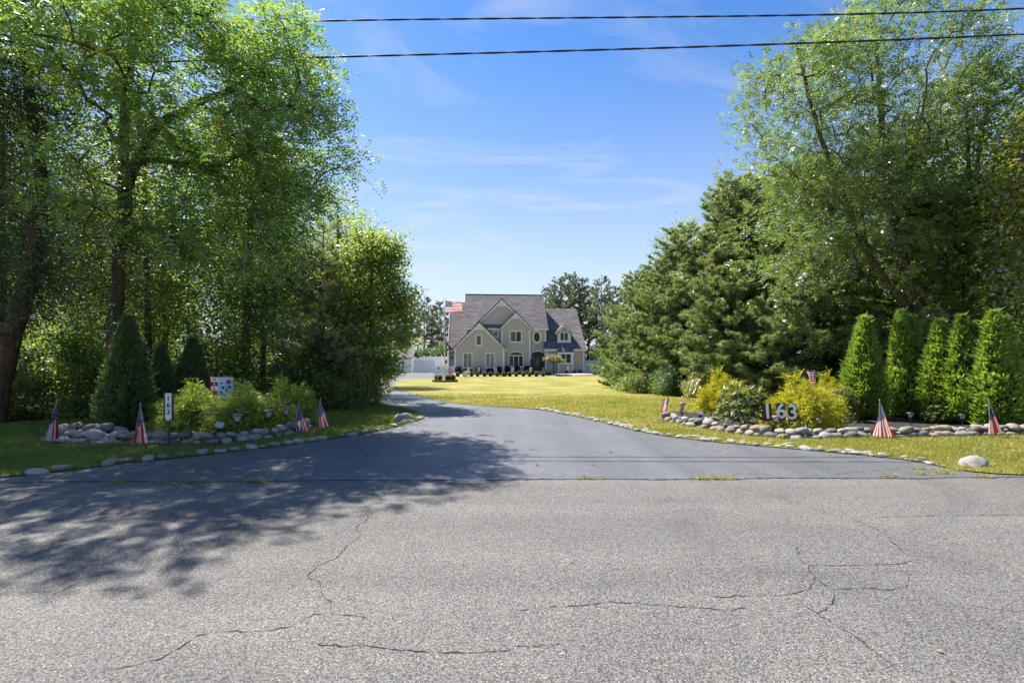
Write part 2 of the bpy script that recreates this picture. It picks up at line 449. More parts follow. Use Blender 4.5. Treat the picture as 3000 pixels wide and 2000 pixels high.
def m_roof():
    t = NT('grey_shingles'); v = t.coord()
    br = t.n('ShaderNodeTexBrick')
    br.inputs['Scale'].default_value = 1.0
    br.inputs['Brick Width'].default_value = .9; br.inputs['Row Height'].default_value = .21
    br.inputs['Mortar Size'].default_value = .03; br.inputs['Mortar Smooth'].default_value = .3; br.inputs['Bias'].default_value = 0
    br.inputs['Color1'].default_value = (.125,.108,.108,1); br.inputs['Color2'].default_value = (.225,.195,.19,1)
    br.inputs['Mortar'].default_value = (.075,.066,.068,1); br.offset = .43
    # courses run level: brick rows follow the height of the roof
    sp = t.n('ShaderNodeSeparateXYZ'); t.l(v, sp.inputs[0])
    cb = t.n('ShaderNodeCombineXYZ'); t.l(t.math('ADD', sp.outputs[0], sp.outputs[1]), cb.inputs[0]); t.l(t.math('MULTIPLY', sp.outputs[2], 1.0), cb.inputs[1])
    t.l(cb.outputs[0], br.inputs['Vector'])
    c = t.mix(1.0, br.outputs[0], t.ramp(t.noise(.8, 5, .6, v), [(.3, (.86,.85,.87)), (.7, (1.15,1.14,1.13))]), 'MULTIPLY')
    return t.pbr(c, .85, .25, t.bump(br.outputs['Fac'], .5, -.01))
M['roof'] = m_roof()
def m_glass(name, col, rough=.06):
    t = NT(name)
    c = t.ramp(t.noise(1.6, 4, .6), [(.3, mscale(col, .5)), (.7, mscale(col, 1.5))])  # olive mottling puts the look of reflections and curtains into the pane colour
    return t.pbr(c, rough, .6)
M['pane'] = m_glass('window_pane', (.05, .052, .036))
M['curtain'] = m_glass('curtained_pane', (.24, .215, .14), .1)
M['doorglass'] = m_glass('door_glass', (.16, .155, .11), .08)

def m_flag(name, draped=False):
    """flat print of stripes, blue union and white stars, laid out in the cloth's own UVs"""
    t = NT(name)
    uv = t.n('ShaderNodeUVMap'); sp = t.n('ShaderNodeSeparateXYZ'); t.l(uv.outputs[0], sp.inputs[0])
    u, v = sp.outputs[0], sp.outputs[1]
    st = t.math('MODULO', t.math('FLOOR', t.math('MULTIPLY', v, 12.999)), 2.0)
    stripes = t.mix(t.math('GREATER_THAN', st, .5), (.58,.04,.05), (.84,.83,.82))
    cu = .40
    inu = t.math('LESS_THAN', u, cu)
    inv = t.math('GREATER_THAN', v, 6/13) if not draped else t.math('GREATER_THAN', v, -1.0)
    can = t.math('MULTIPLY', inu, inv)
    nu, nv = 7.0, (5.0 if not draped else 9.0)
    a = t.math('MULTIPLY', u, nu / cu)
    vv = t.math('MULTIPLY', t.math('SUBTRACT', v, 6/13), 13/7) if not draped else v
    b = t.math('MULTIPLY', vv, nv)
    sh = t.math('MULTIPLY', t.math('MODULO', t.math('FLOOR', a), 2.0), .5)
    fa = t.math('SUBTRACT', t.math('FRACT', a), .5); fb = t.math('SUBTRACT', t.math('FRACT', t.math('ADD', b, sh)), .5)
    d = t.math('ADD', t.math('MULTIPLY', fa, fa), t.math('MULTIPLY', fb, fb))
    star = t.math('LESS_THAN', d, .06)
    union = t.mix(star, (.022,.045,.16), (.75,.75,.78))
    col = t.mix(can, stripes, union)
    df = t.n('ShaderNodeBsdfDiffuse'); t.l(col, df.inputs[0])
    tr = t.n('ShaderNodeBsdfTranslucent'); t.l(col, tr.inputs[0])
    mx = t.n('ShaderNodeMixShader'); mx.inputs[0].default_value = .55
    t.l(df.outputs[0], mx.inputs[1]); t.l(tr.outputs[0], mx.inputs[2]); t.l(mx.outputs[0], t.out.inputs[0])
    return t.m
M['flag'] = m_flag('flag_print'); M['flag_draped'] = m_flag('flag_print_draped', True)
def cloth(name, col):
    t = NT(name)
    df = t.n('ShaderNodeBsdfDiffuse'); df.inputs[0].default_value = (*col, 1)
    tr = t.n('ShaderNodeBsdfTranslucent'); tr.inputs[0].default_value = (*col, 1)
    mx = t.n('ShaderNodeMixShader'); mx.inputs[0].default_value = .35
    t.l(df.outputs[0], mx.inputs[1]); t.l(tr.outputs[0], mx.inputs[2]); t.l(mx.outputs[0], t.out.inputs[0])
    return t.m
M['c_white'] = cloth('cloth_white', (.75,.76,.78)); M['c_red'] = cloth('cloth_red', (.55,.03,.04)); M['c_blue'] = cloth('cloth_blue', (.03,.06,.28))
M['c_sky'] = cloth('cloth_pale_blue', (.42,.58,.78)); M['c_orange'] = cloth('cloth_orange', (.55,.16,.04)); M['c_dark'] = cloth('cloth_navy_black', (.02,.025,.06))
M['c_green'] = cloth('cloth_green', (.16,.28,.06)); M['c_mauve'] = cloth('cloth_mauve', (.22,.2,.34))

# ------------------------------------------------------------------ ground, road, driveway, lawn
def jitter_line(pts, step=.35, amp=.05, seed=0):
    r = np.random.RandomState(seed); out = []
    for (x0, y0), (x1, y1) in zip(pts, pts[1:]):
        L = math.hypot(x1-x0, y1-y0); n = max(1, int(L / step)); nx, ny = -(y1-y0)/max(L,1e-6), (x1-x0)/max(L,1e-6)
        for i in range(n):
            t = i / n; j = r.uniform(-amp, amp) if i else 0
            out.append((x0 + (x1-x0)*t + nx*j, y0 + (y1-y0)*t + ny*j))
    out.append(pts[-1]); return out
def smooth_line(pts, it=2):
    for _ in range(it):
        q = [pts[0]]
        for a, b in zip(pts, pts[1:]):
            q += [(a[0]*.75+b[0]*.25, a[1]*.75+b[1]*.25), (a[0]*.25+b[0]*.75, a[1]*.25+b[1]*.75)]
        pts = q + [pts[-1]]
    return pts
def sheet(name, poly, dz, mat, zfun=gz):
    bm = bmesh.new()
    vsx = [bm.verts.new((x, y, 0)) for x, y in poly]
    bm.faces.new(vsx)
    bmesh.ops.triangulate(bm, faces=bm.faces[:])
    for ky, _ in KN[1:-1]:
        bmesh.ops.bisect_plane(bm, geom=bm.verts[:] + bm.edges[:] + bm.faces[:], plane_co=(0, ky, 0), plane_no=(0, 1, 0))
    for v in bm.verts: v.co.z = zfun(v.co.y) + dz
    bmesh.ops.recalc_face_normals(bm, faces=bm.faces[:])
    if sum(f.normal.z for f in bm.faces) < 0: bmesh.ops.reverse_faces(bm, faces=bm.faces[:])
    me = bpy.data.meshes.new(name); bm.to_mesh(me); bm.free(); me.materials.append(mat)
    return link(name, me)
def inpoly(pts, poly):
    x, y = pts[:, 0], pts[:, 1]; c = np.zeros(len(pts), bool); n = len(poly)
    for i in range(n):
        x0, y0 = poly[i]; x1, y1 = poly[(i+1) % n]
        if y0 == y1: continue
        c ^= ((y0 > y) != (y1 > y)) & (x < (x1-x0) * (y-y0) / (y1-y0) + x0)
    return c

structure(sheet('ground', [(-600, -300), (600, -300), (600, 900), (-600, 900)], -0.05, M['litter']))
def road_edge(x): return 6.52 + .018 * x
RE = [(x, road_edge(x) + .025*math.sin(x*2.1) + .02*math.sin(x*5.3+1)) for x in np.arange(-40, 40.1, .5)]
road = structure(sheet('road', [(-40, -4)] + [(40, -4)] + RE[::-1], 0.0, M['road']))
structure(sheet('near_verge', [(-40, -14), (40, -14), (40, -4), (-40, -4)], .012, M['lawn']))

DL = [gp(*p) for p in [(0,1411),(99,1394),(331,1361),(564,1338),(784,1312),(981,1286),(1136,1259),(1225,1232),(1250,1222),(1219,1205),(1106,1184)]]
DL = [(-8.6, road_edge(-8.6)-.02), (-7.4, road_edge(-7.4)+.03)] + DL[1:]
DLs = smooth_line(DL, 2)
DLfar = [(-6.6, 21), (-9.3, 26), (-12.5, 34), (-15, 44), (-16, 56), (-16, 77)]
DR = [(8.2, road_edge(8.2)-.02), gp(2860,1392), gp(2679,1350), gp(2480,1330), gp(2296,1314), gp(2100,1297), gp(1913,1275), gp(1760,1237), gp(1650,1213), gp(1556,1197), gp(1420,1190), gp(1300,1179), gp(1225,1158), gp(1180,1146), gp(1158,1135), gp(1150,1125), gp(1165,1114), gp(1210,1110.5), gp(1270,1109.5)]
DRs = smooth_line(DR, 2)
dfar = [(-7.6, 60), (-7.8, 66), (-8.9, 69.5), (-8.9, 77)]
def offset_line(pts, d):
    out = []
    for i, (x, y) in enumerate(pts):
        a, b = pts[max(0, i-1)], pts[min(len(pts)-1, i+1)]; L = math.hypot(b[0]-a[0], b[1]-a[1]) or 1
        out.append((x - (b[1]-a[1])/L*d, y + (b[0]-a[0])/L*d))
    return out
drive_poly = jitter_line(offset_line(DLs, .14) + DLfar, .5, .02, 3) + jitter_line((offset_line(DRs, -.14) + dfar)[::-1], .5, .02, 4)
# the apron overlaps the road by a few centimetres
apron = [(x, y - .05) for x, y in RE if DLs[0][0] < x < DRs[0][0]]
drive_poly += apron[::-1]
driveway = structure(sheet('driveway', drive_poly, 0.006, M['drive']))

LAWN_L = [(-40, road_edge(-40)), (-8.6, road_edge(-8.6))] + DLs[1:] + [(-7.2, 18.5), (-9.0, 14.5), (-13.5, 11.6), (-18, 11.0), (-40, 11)]
LAWN_R = [(40, road_edge(40))] + [(8.2, road_edge(8.2))] + DRs[1:] + dfar[:2] + [(-7.0, 66.6), (12.5, 67.5), (12.5, 60), (9.2, 48), (8.1, 36), (7.4, 26.5), (7.7, 22.5), (9.5, 20.2), (11.5, 18.8), (13, 15.5), (16, 13.6), (40, 13.2)]
LLp, LRp = jitter_line(LAWN_L, .3, .05, 1), jitter_line(LAWN_R, .4, .06, 2)
structure(sheet('left_lawn', LLp, 0.022, M['lawn']))
structure(sheet('front_lawn', LRp, 0.022, M['lawn']))

BED_L = [gp(*p) for p in [(128,1293),(230,1299),(318,1302),(410,1304),(497,1303),(600,1303),(663,1302),(700,1297),(765,1290),(829,1281),(870,1268),(905,1257)]]
BED_R = [gp(*p) for p in [(1942,1229),(1975,1241),(2016,1249),(2086,1259),(2165,1272),(2232,1281),(2315,1287),(2397,1286),(2480,1283),(2559,1279),(2665,1281),(2798,1278),(2930,1275),(3010,1274),(3150,1274)]]
structure(sheet('left_garden_bed', BED_L + [(-5.0, 12.6), (-7.5, 14.3), (-11, 13.2), (-11.2, 11.2)], .04, M['mulch']))
structure(sheet('right_garden_bed', BED_R + [(14.5, 13.4), (11, 14.6), (7.5, 14.6), (4.6, 14.8)], .04, M['mulch']))
structure(sheet('house_bed', [(-8.6, 66.7), (-3, 66.4), (4.5, 66.9), (11.5, 68.4), (11.8, 72), (-8.6, 70.6)], .05, M['bedsand']))
structure(sheet('front_walk', [(2.9, 66.5), (5.1, 66.7), (5.1, 72), (2.9, 72)], .058, M['pale']))

# cracks in the old road
CR = [[(1085,1512),(1045,1545),(1055,1570),(1015,1600),(990,1630),(930,1660),(900,1688),(938,1708),(945,1740),(968,1760),(970,1795),(920,1798),(880,1825),(840,1838),(760,1850),(640,1848),(585,1860),(530,1895),(470,1930),(400,1948),(280,1970)],
      [(968,1797),(1050,1805),(1080,1812)], [(905,1880),(960,1890),(1080,1892),(1180,1905),(1300,1912),(1420,1908),(1500,1902)],
      [(1500,1790),(1590,1778),(1700,1773),(1790,1762),(1850,1766),(1960,1774),(2060,1782),(2150,1786),(2190,1780)],
      [(2090,1750),(2180,1745),(2300,1742),(2370,1728),(2390,1690),(2370,1670),(2368,1655),(2345,1640),(2335,1600)],
      [(2368,1655),(2460,1657),(2560,1655),(2650,1650),(2675,1640)], [(2395,1700),(2445,1728),(2440,1760),(2420,1785),(2395,1797),(2360,1775),(2340,1755)],
      [(2450,1725),(2540,1723),(2600,1728),(2655,1720),(2662,1690)], [(2160,1430),(2270,1452),(2340,1475),(2430,1505),(2500,1515),(2620,1514),(2750,1510),(2900,1508),(3060,1510)],
      [(2490,1517),(2560,1545),(2600,1570),(2630,1600),(2650,1620)], [(2395,1797),(2440,1825),(2500,1860),(2560,1905),(2620,1950)],
      [(280,1690),(210,1715),(150,1745)], [(2830,1770),(2920,1785),(3000,1790)], [(1500,1893),(1590,1890),(1650,1886)]]
cr_r = np.random.RandomState(5)
DCR = [[(2440,1392),(2500,1384),(2560,1379),(2620,1376),(2660,1370),(2700,1374)], [(2700,1362),(2745,1368),(2790,1380),(2830,1388)], [(2560,1379),(2590,1390),(2600,1400)],
       [(1560,1404),(1640,1396),(1760,1398),(1880,1393)], [(1180,1398),(1260,1388),(1340,1392),(1420,1384)], [(2080,1398),(2180,1388),(2260,1391)]]
for line in CR + DCR:
    pts = jitter_line([gp(*p) for p in line], .035, .010, cr_r.randint(999))
    V, Fq = [], []
    for i, (x, y) in enumerate(pts):
        a = pts[max(0, i-1)]; b = pts[min(len(pts)-1, i+1)]
        dx, dy = b[0]-a[0], b[1]-a[1]; L = math.hypot(dx, dy) or 1
        w = (.0009 + .0044 * cr_r.rand() ** 2.2) * (0.35 if i in (0, len(pts)-1) else 1)
        zc_ = .009 if line in DCR else .0025
        V += [(x - dy/L*w, y + dx/L*w, zc_), (x + dy/L*w, y - dx/L*w, zc_)]
        if i: Fq.append((2*i-2, 2*i-1, 2*i+1, 2*i))
    link('crack', np_mesh('crack', V, Fq, M['crack']), driveway if line in DCR else road)
seam = jitter_line([(x, y - .055) for x, y in RE if DLs[0][0] < x < DRs[0][0]], .05, .022, 9)
V, Fq = [], []
for i, (x, y) in enumerate(seam):
    w = .0015 + .012 * cr_r.rand() ** 3
    V += [(x, y + w, .0085), (x, y - w, .0085)]
    if i: Fq.append((2*i-2, 2*i-1, 2*i+1, 2*i))
link('seam', np_mesh('seam', V, Fq, M['crack']), road)

# ------------------------------------------------------------------ foliage primitives
def unit(a): return a / np.maximum(np.linalg.norm(a, axis=-1, keepdims=True), 1e-9)
def rdirs(r, n): return unit(r.normal(size=(n, 3)))
def quads(name, V, mat):
    V = V.reshape(-1, 3); n = len(V) // 4
    return np_mesh(name, V, np.arange(n * 4).reshape(n, 4), mat)
def leaf_quads(c, axis, nrm, ln, wd, fold=.25):
    """diamond leaves folded a little along the midrib: base, left, tip, right"""
    axis = unit(axis); side = unit(np.cross(nrm, axis)); up = np.cross(axis, side)
    ln = np.broadcast_to(np.asarray(ln, float).reshape(-1, 1), (len(c), 1)); wd = np.broadcast_to(np.asarray(wd, float).reshape(-1, 1), (len(c), 1))
    b = c; t = c + axis * ln; m = c + axis * ln * .45 + up * wd * fold
    return np.stack([b, m - side * wd * .5, t, m + side * wd * .5], 1)
def sample_lobes(r, lobes, n, hollow=.35):
    vol = np.array([a * b * c for _, (a, b, c) in lobes]); vol = vol / vol.sum()
    out = []
    for (c, rad), k in zip(lobes, r.multinomial(n, vol)):
        d = rdirs(r, k); q = (hollow + (1 - hollow) * r.rand(k, 1)) ** .5
        out.append(np.array(c) + d * q * np.array(rad))
    return np.concatenate(out)
def grow(trunks, targets, r, r_tip=.008, step=.45, lift=.12, expo=.42, sides=5):
    """trunks: [(points, r0, r1)]; every target is joined to the nearest limb already grown"""
    pos, par, rad = [], [], []
    mb = MB(); base_nodes = []
    for pts, r0, r1 in trunks:
        pts = smooth_line3(pts); m = len(pts)
        rr = [r0 + (r1 - r0) * (i / (m - 1)) ** .8 for i in range(m)]
        rr[0] *= 1.35
        mb.tube([tuple(np.array(p) + r.normal(size=3) * .02) for p in pts], rr, 9)
        for i, p in enumerate(pts):
            pos.append(np.array(p, float)); par.append(-1 if i == 0 else len(pos) - 2); rad.append(rr[i])
    nt = len(pos)
    P = np.array(pos)
    d0 = np.array([np.min(np.linalg.norm(P - t, axis=1)) for t in targets])
    cnt = [0] * nt; tips = []
    for ti in np.argsort(d0):
        t = targets[ti]; P = np.array(pos)
        dv = t - P; d = np.linalg.norm(dv, axis=1)
        cost = d + .7 * np.maximum(0, -dv[:, 2] + .1) + .3 * (np.arange(len(P)) < 2)
        j = int(np.argmin(cost)); a = pos[j]; L = d[j]
        n = max(2, int(L / step)); mid = (a + t) / 2 + np.array([0, 0, lift * L]) + r.normal(size=3) * .06 * L
        prev = j
        for i in range(1, n + 1):
            s = i / n; q = (1-s)**2 * a + 2*s*(1-s) * mid + s*s * t
            pos.append(q); par.append(prev); cnt.append(0); prev = len(pos) - 1
        cnt[prev] += 1; tips.append(prev)
    for i in range(len(pos) - 1, -1, -1):
        if par[i] >= 0: cnt[par[i]] += cnt[i]
    cap = max(t[1] for t in trunks) * .6
    rr = [min(cap, r_tip * max(1, c) ** expo) for c in cnt]
    segs = {}
    for i in range(nt, len(pos)):
        sd_ = 6 if rr[i] > .04 else (4 if rr[i] > .015 else 3)
        p0, p1 = pos[par[i]], pos[i]
        r0 = rr[par[i]] if par[i] >= nt else min(rr[i] * 1.25, cap)
        mb.tube([p0, p1], [r0, rr[i]], sd_, cap=False)
    return mb, np.array([pos[t] for t in tips])
def smooth_line3(pts, it=2):
    pts = [np.array(p, float) for p in pts]
    for _ in range(it):
        q = [pts[0]]
        for a, b in zip(pts, pts[1:]): q += [a*.75+b*.25, a*.25+b*.75]
        pts = q + [pts[-1]]
    return [tuple(p) for p in pts]
def pinnate(r, tips, centre, per, spread=.40, flen=.30, pairs=4, lf=(.105, .05), droop=.05):
    n = len(tips) * per
    c = np.repeat(tips, per, 0) + np.clip(r.normal(size=(n, 3)), -1.8, 1.8) * spread * np.array([1, 1, .36])
    out = unit(c - centre) * np.array([1, 1, .4])
    ax = unit(out * .7 + rdirs(r, n) * .8 + np.array([0, 0, -droop]))
    side = unit(np.cross(ax, np.array([0, 0, 1.0]) + rdirs(r, n) * .5)); up = np.cross(side, ax)
    L = flen * r.uniform(.7, 1.25, (n, 1)); parts = []
    for k in range(pairs):
        t = (k + .6) / pairs
        base = c + ax * L * t + np.array([0, 0, -1]) * L * .18 * t * t
        for sgn in (-1, 1):
            d = unit(side * sgn + ax * .35 + rdirs(r, n) * .18 + np.array([0, 0, -.15]))
            parts.append(leaf_quads(base, d, up + rdirs(r, n) * .35, lf[0] * r.uniform(.6, 1.3, n), lf[1] * r.uniform(.7, 1.2, n), .1))
    return np.concatenate(parts)
def broad(r, tips, centre, per, spread=.38, size=(.085, .055), flat=.6):
    n = len(tips) * per
    c = np.repeat(tips, per, 0) + np.clip(r.normal(size=(n, 3)), -1.8, 1.8) * spread * np.array([1, 1, .8])
    out = unit(c - centre)
    nrm = unit(np.array([0, 0, flat]) + out * .35 + rdirs(r, n) * .75)
    ax = unit(rdirs(r, n) + out * .4 + np.array([0, 0, -.35]))
    ax = unit(ax - nrm * np.sum(ax * nrm, -1, keepdims=True))
    k = r.uniform(.5, 1.4, n)
    return leaf_quads(c, ax, nrm, size[0] * k, size[1] * k, .22)
def tree_thing(name, base, trunk_mb, crown_me, bark_m, label, group=None, cat='tree'):
    """meshes are made in world places; the thing's Empty stands at the base"""
    e = empty(name, base, label=label, cat=cat, group=group)
    off = -np.array(base)
    tm = trunk_mb.mesh('trunk', bark_m, True); tm.transform(Matrix.Translation(off)); crown_me.transform(Matrix.Translation(off))
    link('trunk', tm, e); link('crown', crown_me, e)
    return e
def place(proto, loc, rz, s, label=None, group=None, used={}):
    if proto.name not in used: used[proto.name] = 1; o = proto
    else: o = copy_tree(proto)
    o.location = loc; o.rotation_euler = (0, 0, rz); o.scale = s if hasattr(s, '__len__') else (s, s, s)
    if label: o['label'] = label
    if group: o['group'] = group
    return o

# ------------------------------------------------------------------ the big trees
r = np.random.RandomState(11)
lob = [((-7.2,11.5,7.9),(2.9,2.5,2.3)), ((-5.6,11.7,7.0),(1.9,1.9,1.9)), ((-8.3,10.9,5.4),(2.1,1.6,1.5)), ((-8.9,9.0,8.6),(2.4,1.5,1.3)), ((-6.7,11.3,4.4),(1.5,1.1,1.0)), ((-9.8,11.2,9.6),(1.5,1.6,1.0)), ((-6.3,12.2,9.3),(1.7,1.4,1.2))]
tg = sample_lobes(r, lob, 400)
mb, tips = grow([([(-10.2,12.3,0),(-10.1,12.3,2.4),(-9.8,12.1,4.6),(-9.6,12.0,7.5),(-9.2,11.8,10.6)], .22, .07),
                 ([(-9.8,12.1,4.7),(-9.3,11.8,6.3),(-8.5,11.6,7.25),(-7.6,11.5,7.6),(-6.3,11.5,8.3)], .17, .05)], tg, r, r_tip=.011)
crown = quads('crown', pinnate(r, tips, np.array([-8, 11.5, 6.5]), 25, .37), M['locust'])
tree_thing('locust_tree', (-10.2, 12.3, 0), mb, crown, M['bark'], 'large feathery-leaved tree arching over the left garden bed and the road edge')

r = np.random.RandomState(12)
lob = [((-11.6,11.7,5.2),(1.7,1.5,3.6)), ((-11.3,11.4,9.0),(1.5,1.4,2.2)), ((-10.3,12.0,4.3),(1.6,1.2,1.8)), ((-12.6,11.6,8.2),(1.6,1.5,3.2))]
tg = sample_lobes(r, lob, 330, .2)
mb, tips = grow([([(-12.9,12.0,0),(-12.6,12.0,1.6),(-11.9,11.9,3.4),(-11.4,11.8,5.6),(-11.6,11.6,8),(-11.7,11.5,11)], .30, .06),
                 ([(-12.6,12.0,1.3),(-13.0,12.1,4),(-12.9,12,8)], .17, .05)], tg, r, lift=-.02)
crown = quads('crown', broad(r, tips, np.array([-11.6,11.8,4]), 150, .34, (.10,.03), .2), M['cedar'])
tree_thing('cedar_tree', (-12.9, 12.0, 0), mb, crown, M['bark_red'], 'dark cedar with a leaning reddish brown trunk left of the stone garden bed')

r = np.random.RandomState(13)
lob = [((-8.3,15.6,5.0),(1.6,1.6,2.2)), ((-8.9,15.4,2.8),(1.7,1.4,1.3)), ((-8.6,16,7.6),(2.0,1.9,1.7)), ((-7.5,15.8,6.2),(1.0,1.2,1.2))]
tg = sample_lobes(r, lob, 240)
mb, tips = grow([([(-8.7,15.8,0),(-8.7,15.8,3),(-8.5,15.8,6),(-8.6,16,8.6)], .17, .05)], tg, r)
crown = quads('crown', broad(r, tips, np.array([-7.8,15.6,4]), 85, .36, (.11,.062)), M['oak'])
tree_thing('oak_tree', (-8.7, 15.8, 0), mb, crown, M['bark'], 'dark glossy-leaved tree between the feathery tree and the pines')

r = np.random.RandomState(14)
lob = [((-5.1,17.4,4.7),(1.35,1.2,1.9)), ((-4.95,17.1,2.5),(1.3,1.2,1.6)), ((-5.9,17.0,1.6),(.9,.8,1.2)), ((-4.4,17.1,5.3),(.8,.8,.8)), ((-5.7,16.7,1.0),(1.2,.9,1.0)), ((-4.1,17.2,3.5),(.75,.8,1.3))]
tg = sample_lobes(r, lob, 270)
mb, tips = grow([([(-5.2,17.6,0),(-5.2,17.6,2),(-5.1,17.5,4),(-5.0,17.4,6.2)], .11, .03)], tg, r)
crown = quads('crown', broad(r, tips, np.array([-5.1,17.5,3]), 80, .25, (.115,.075)), M['broad'])
tree_thing('maple_tree', (-5.2, 17.6, gz(17.6)), mb, crown, M['bark'], 'broad leafy tree overhanging the bend of the driveway, low branches almost touching')

r = np.random.RandomState(15)
lob = [((10.4,16.6,9.6),(2.7,2.4,3.3)), ((13.5,17,11.8),(3.1,2.6,3.2)), ((10.2,16.6,5.7),(2.5,2.0,1.9)), ((12.7,16.6,6.6),(2.4,2.1,2.0)), ((16.2,17,9.1),(2.6,2.5,3.6)), ((14.6,16.7,5.1),(2.0,1.8,1.5))]
tg = sample_lobes(r, lob, 500)
mb, tips = grow([([(14.4,17,-.02),(14.3,17,2.3),(14.05,17,4.3),(13.25,17,6.9),(13.0,17,9.4),(12.8,17,13.2)], .27, .05),
                 ([(14.2,17,2.7),(13.5,16.9,3.9),(12.4,16.8,5.1),(11.3,16.7,7.6),(10.4,16.4,9.4),(9.6,16.3,12.2)], .18, .04),
                 ([(14.15,17,3.3),(15.2,17,5.0),(16.3,17.1,7.7),(16.9,17.1,11.1)], .16, .04)], tg, r, r_tip=.011)
crown = quads('crown', pinnate(r, tips, np.array([13,17,6]), 27, .44), M['locust_right'])
tree_thing('locust_tree', (14.4, 17, gz(17)), mb, crown, M['bark'], 'tall forked feathery-leaved tree rising behind the row of arborvitae')

r = np.random.RandomState(16)
lob = [((14.6,12.6,6.0),(1.7,1.5,1.5)), ((15.6,12.6,8),(2.2,2.0,1.6)), ((14.4,12.9,3.9),(1.2,1.2,.9))]
tg = sample_lobes(r, lob, 150)
mb, tips = grow([([(15.8,13.4,0),(15.7,13.3,3),(15.5,13,6),(15.5,12.8,9)], .16, .05)], tg, r)
crown = quads('crown', broad(r, tips, np.array([15.6,13,4]), 110, .38, (.13,.075)), M['autumn'])
tree_thing('oak_tree', (15.8, 13.4, 0), mb, crown, M['bark'], 'oak with leaves turning yellow and rust beside the last arborvitae')

# generic woodland trees and shrubs, built once and copied
def make_wood_tree(seed, name, mat, h=10, rad=2.8, clear=2.6, n=210, per=85, size=(.12,.075), label=''):
    r = np.random.RandomState(seed)
    lob = [((r.uniform(-.8,.8), r.uniform(-.8,.8), clear + (h-clear)*t), (rad*w*r.uniform(.85,1.15), rad*w*r.uniform(.85,1.15), (h-clear)*.24)) for t, w in ((.15,.75),(.38,1.0),(.62,.9),(.85,.6))]
    tg = sample_lobes(r, lob, n)
    mb, tips = grow([([(0,0,-.05),(r.uniform(-.2,.2),.1,h*.3),(r.uniform(-.4,.4),r.uniform(-.3,.3),h*.6),(0,0,h*.95)], .15, .04)], tg, r, step=.6)
    crown = quads('crown', broad(r, tips, np.array([0,0,h*.4]), per, .42, size), mat)
    return tree_thing(name, (0,0,0), mb, crown, M['bark'], label)
wl_l = 'leafy woodland tree behind the left garden bed, lit through from behind'
wt1 = make_wood_tree(21, 'woodland_tree', M['broad'], label=wl_l)
wt2 = make_wood_tree(22, 'woodland_tree', M['oak'], h=11, rad=2.6, clear=3.2, label=wl_l)
def make_shrub(seed, mat, n=60, per=90, size=(.085,.055), hgt=1.6, wid=1.1, name='wild_shrub'):
    r = np.random.RandomState(seed)
    lob = [((r.uniform(-.4,.4)*wid, r.uniform(-.4,.4)*wid, hgt*t), (wid*w, wid*w, hgt*.32)) for t, w in ((.28,.9),(.55,.8),(.8,.5))]
    tg = sample_lobes(r, lob, n, .2)
    mb, tips = grow([([(.06*k,.05*k,-.03),(.25*k,.1*math.cos(k),hgt*.4),(.35*k,.2*math.sin(k),hgt*.8)], .022, .01) for k in (-1,0,1)], tg, r, r_tip=.004, step=.3)
    crown = quads('crown', broad(r, tips, np.array([0,0,hgt*.2]), per, .17, size), mat)
    return tree_thing(name, (0,0,0), mb, crown, M['bark'], '', cat='shrub')
sh1 = make_shrub(31, M['shrub']); sh2 = make_shrub(32, M['oak'], size=(.07,.05)); sh3 = make_shrub(33, M['broad'], n=75, hgt=2.2, wid=1.0)

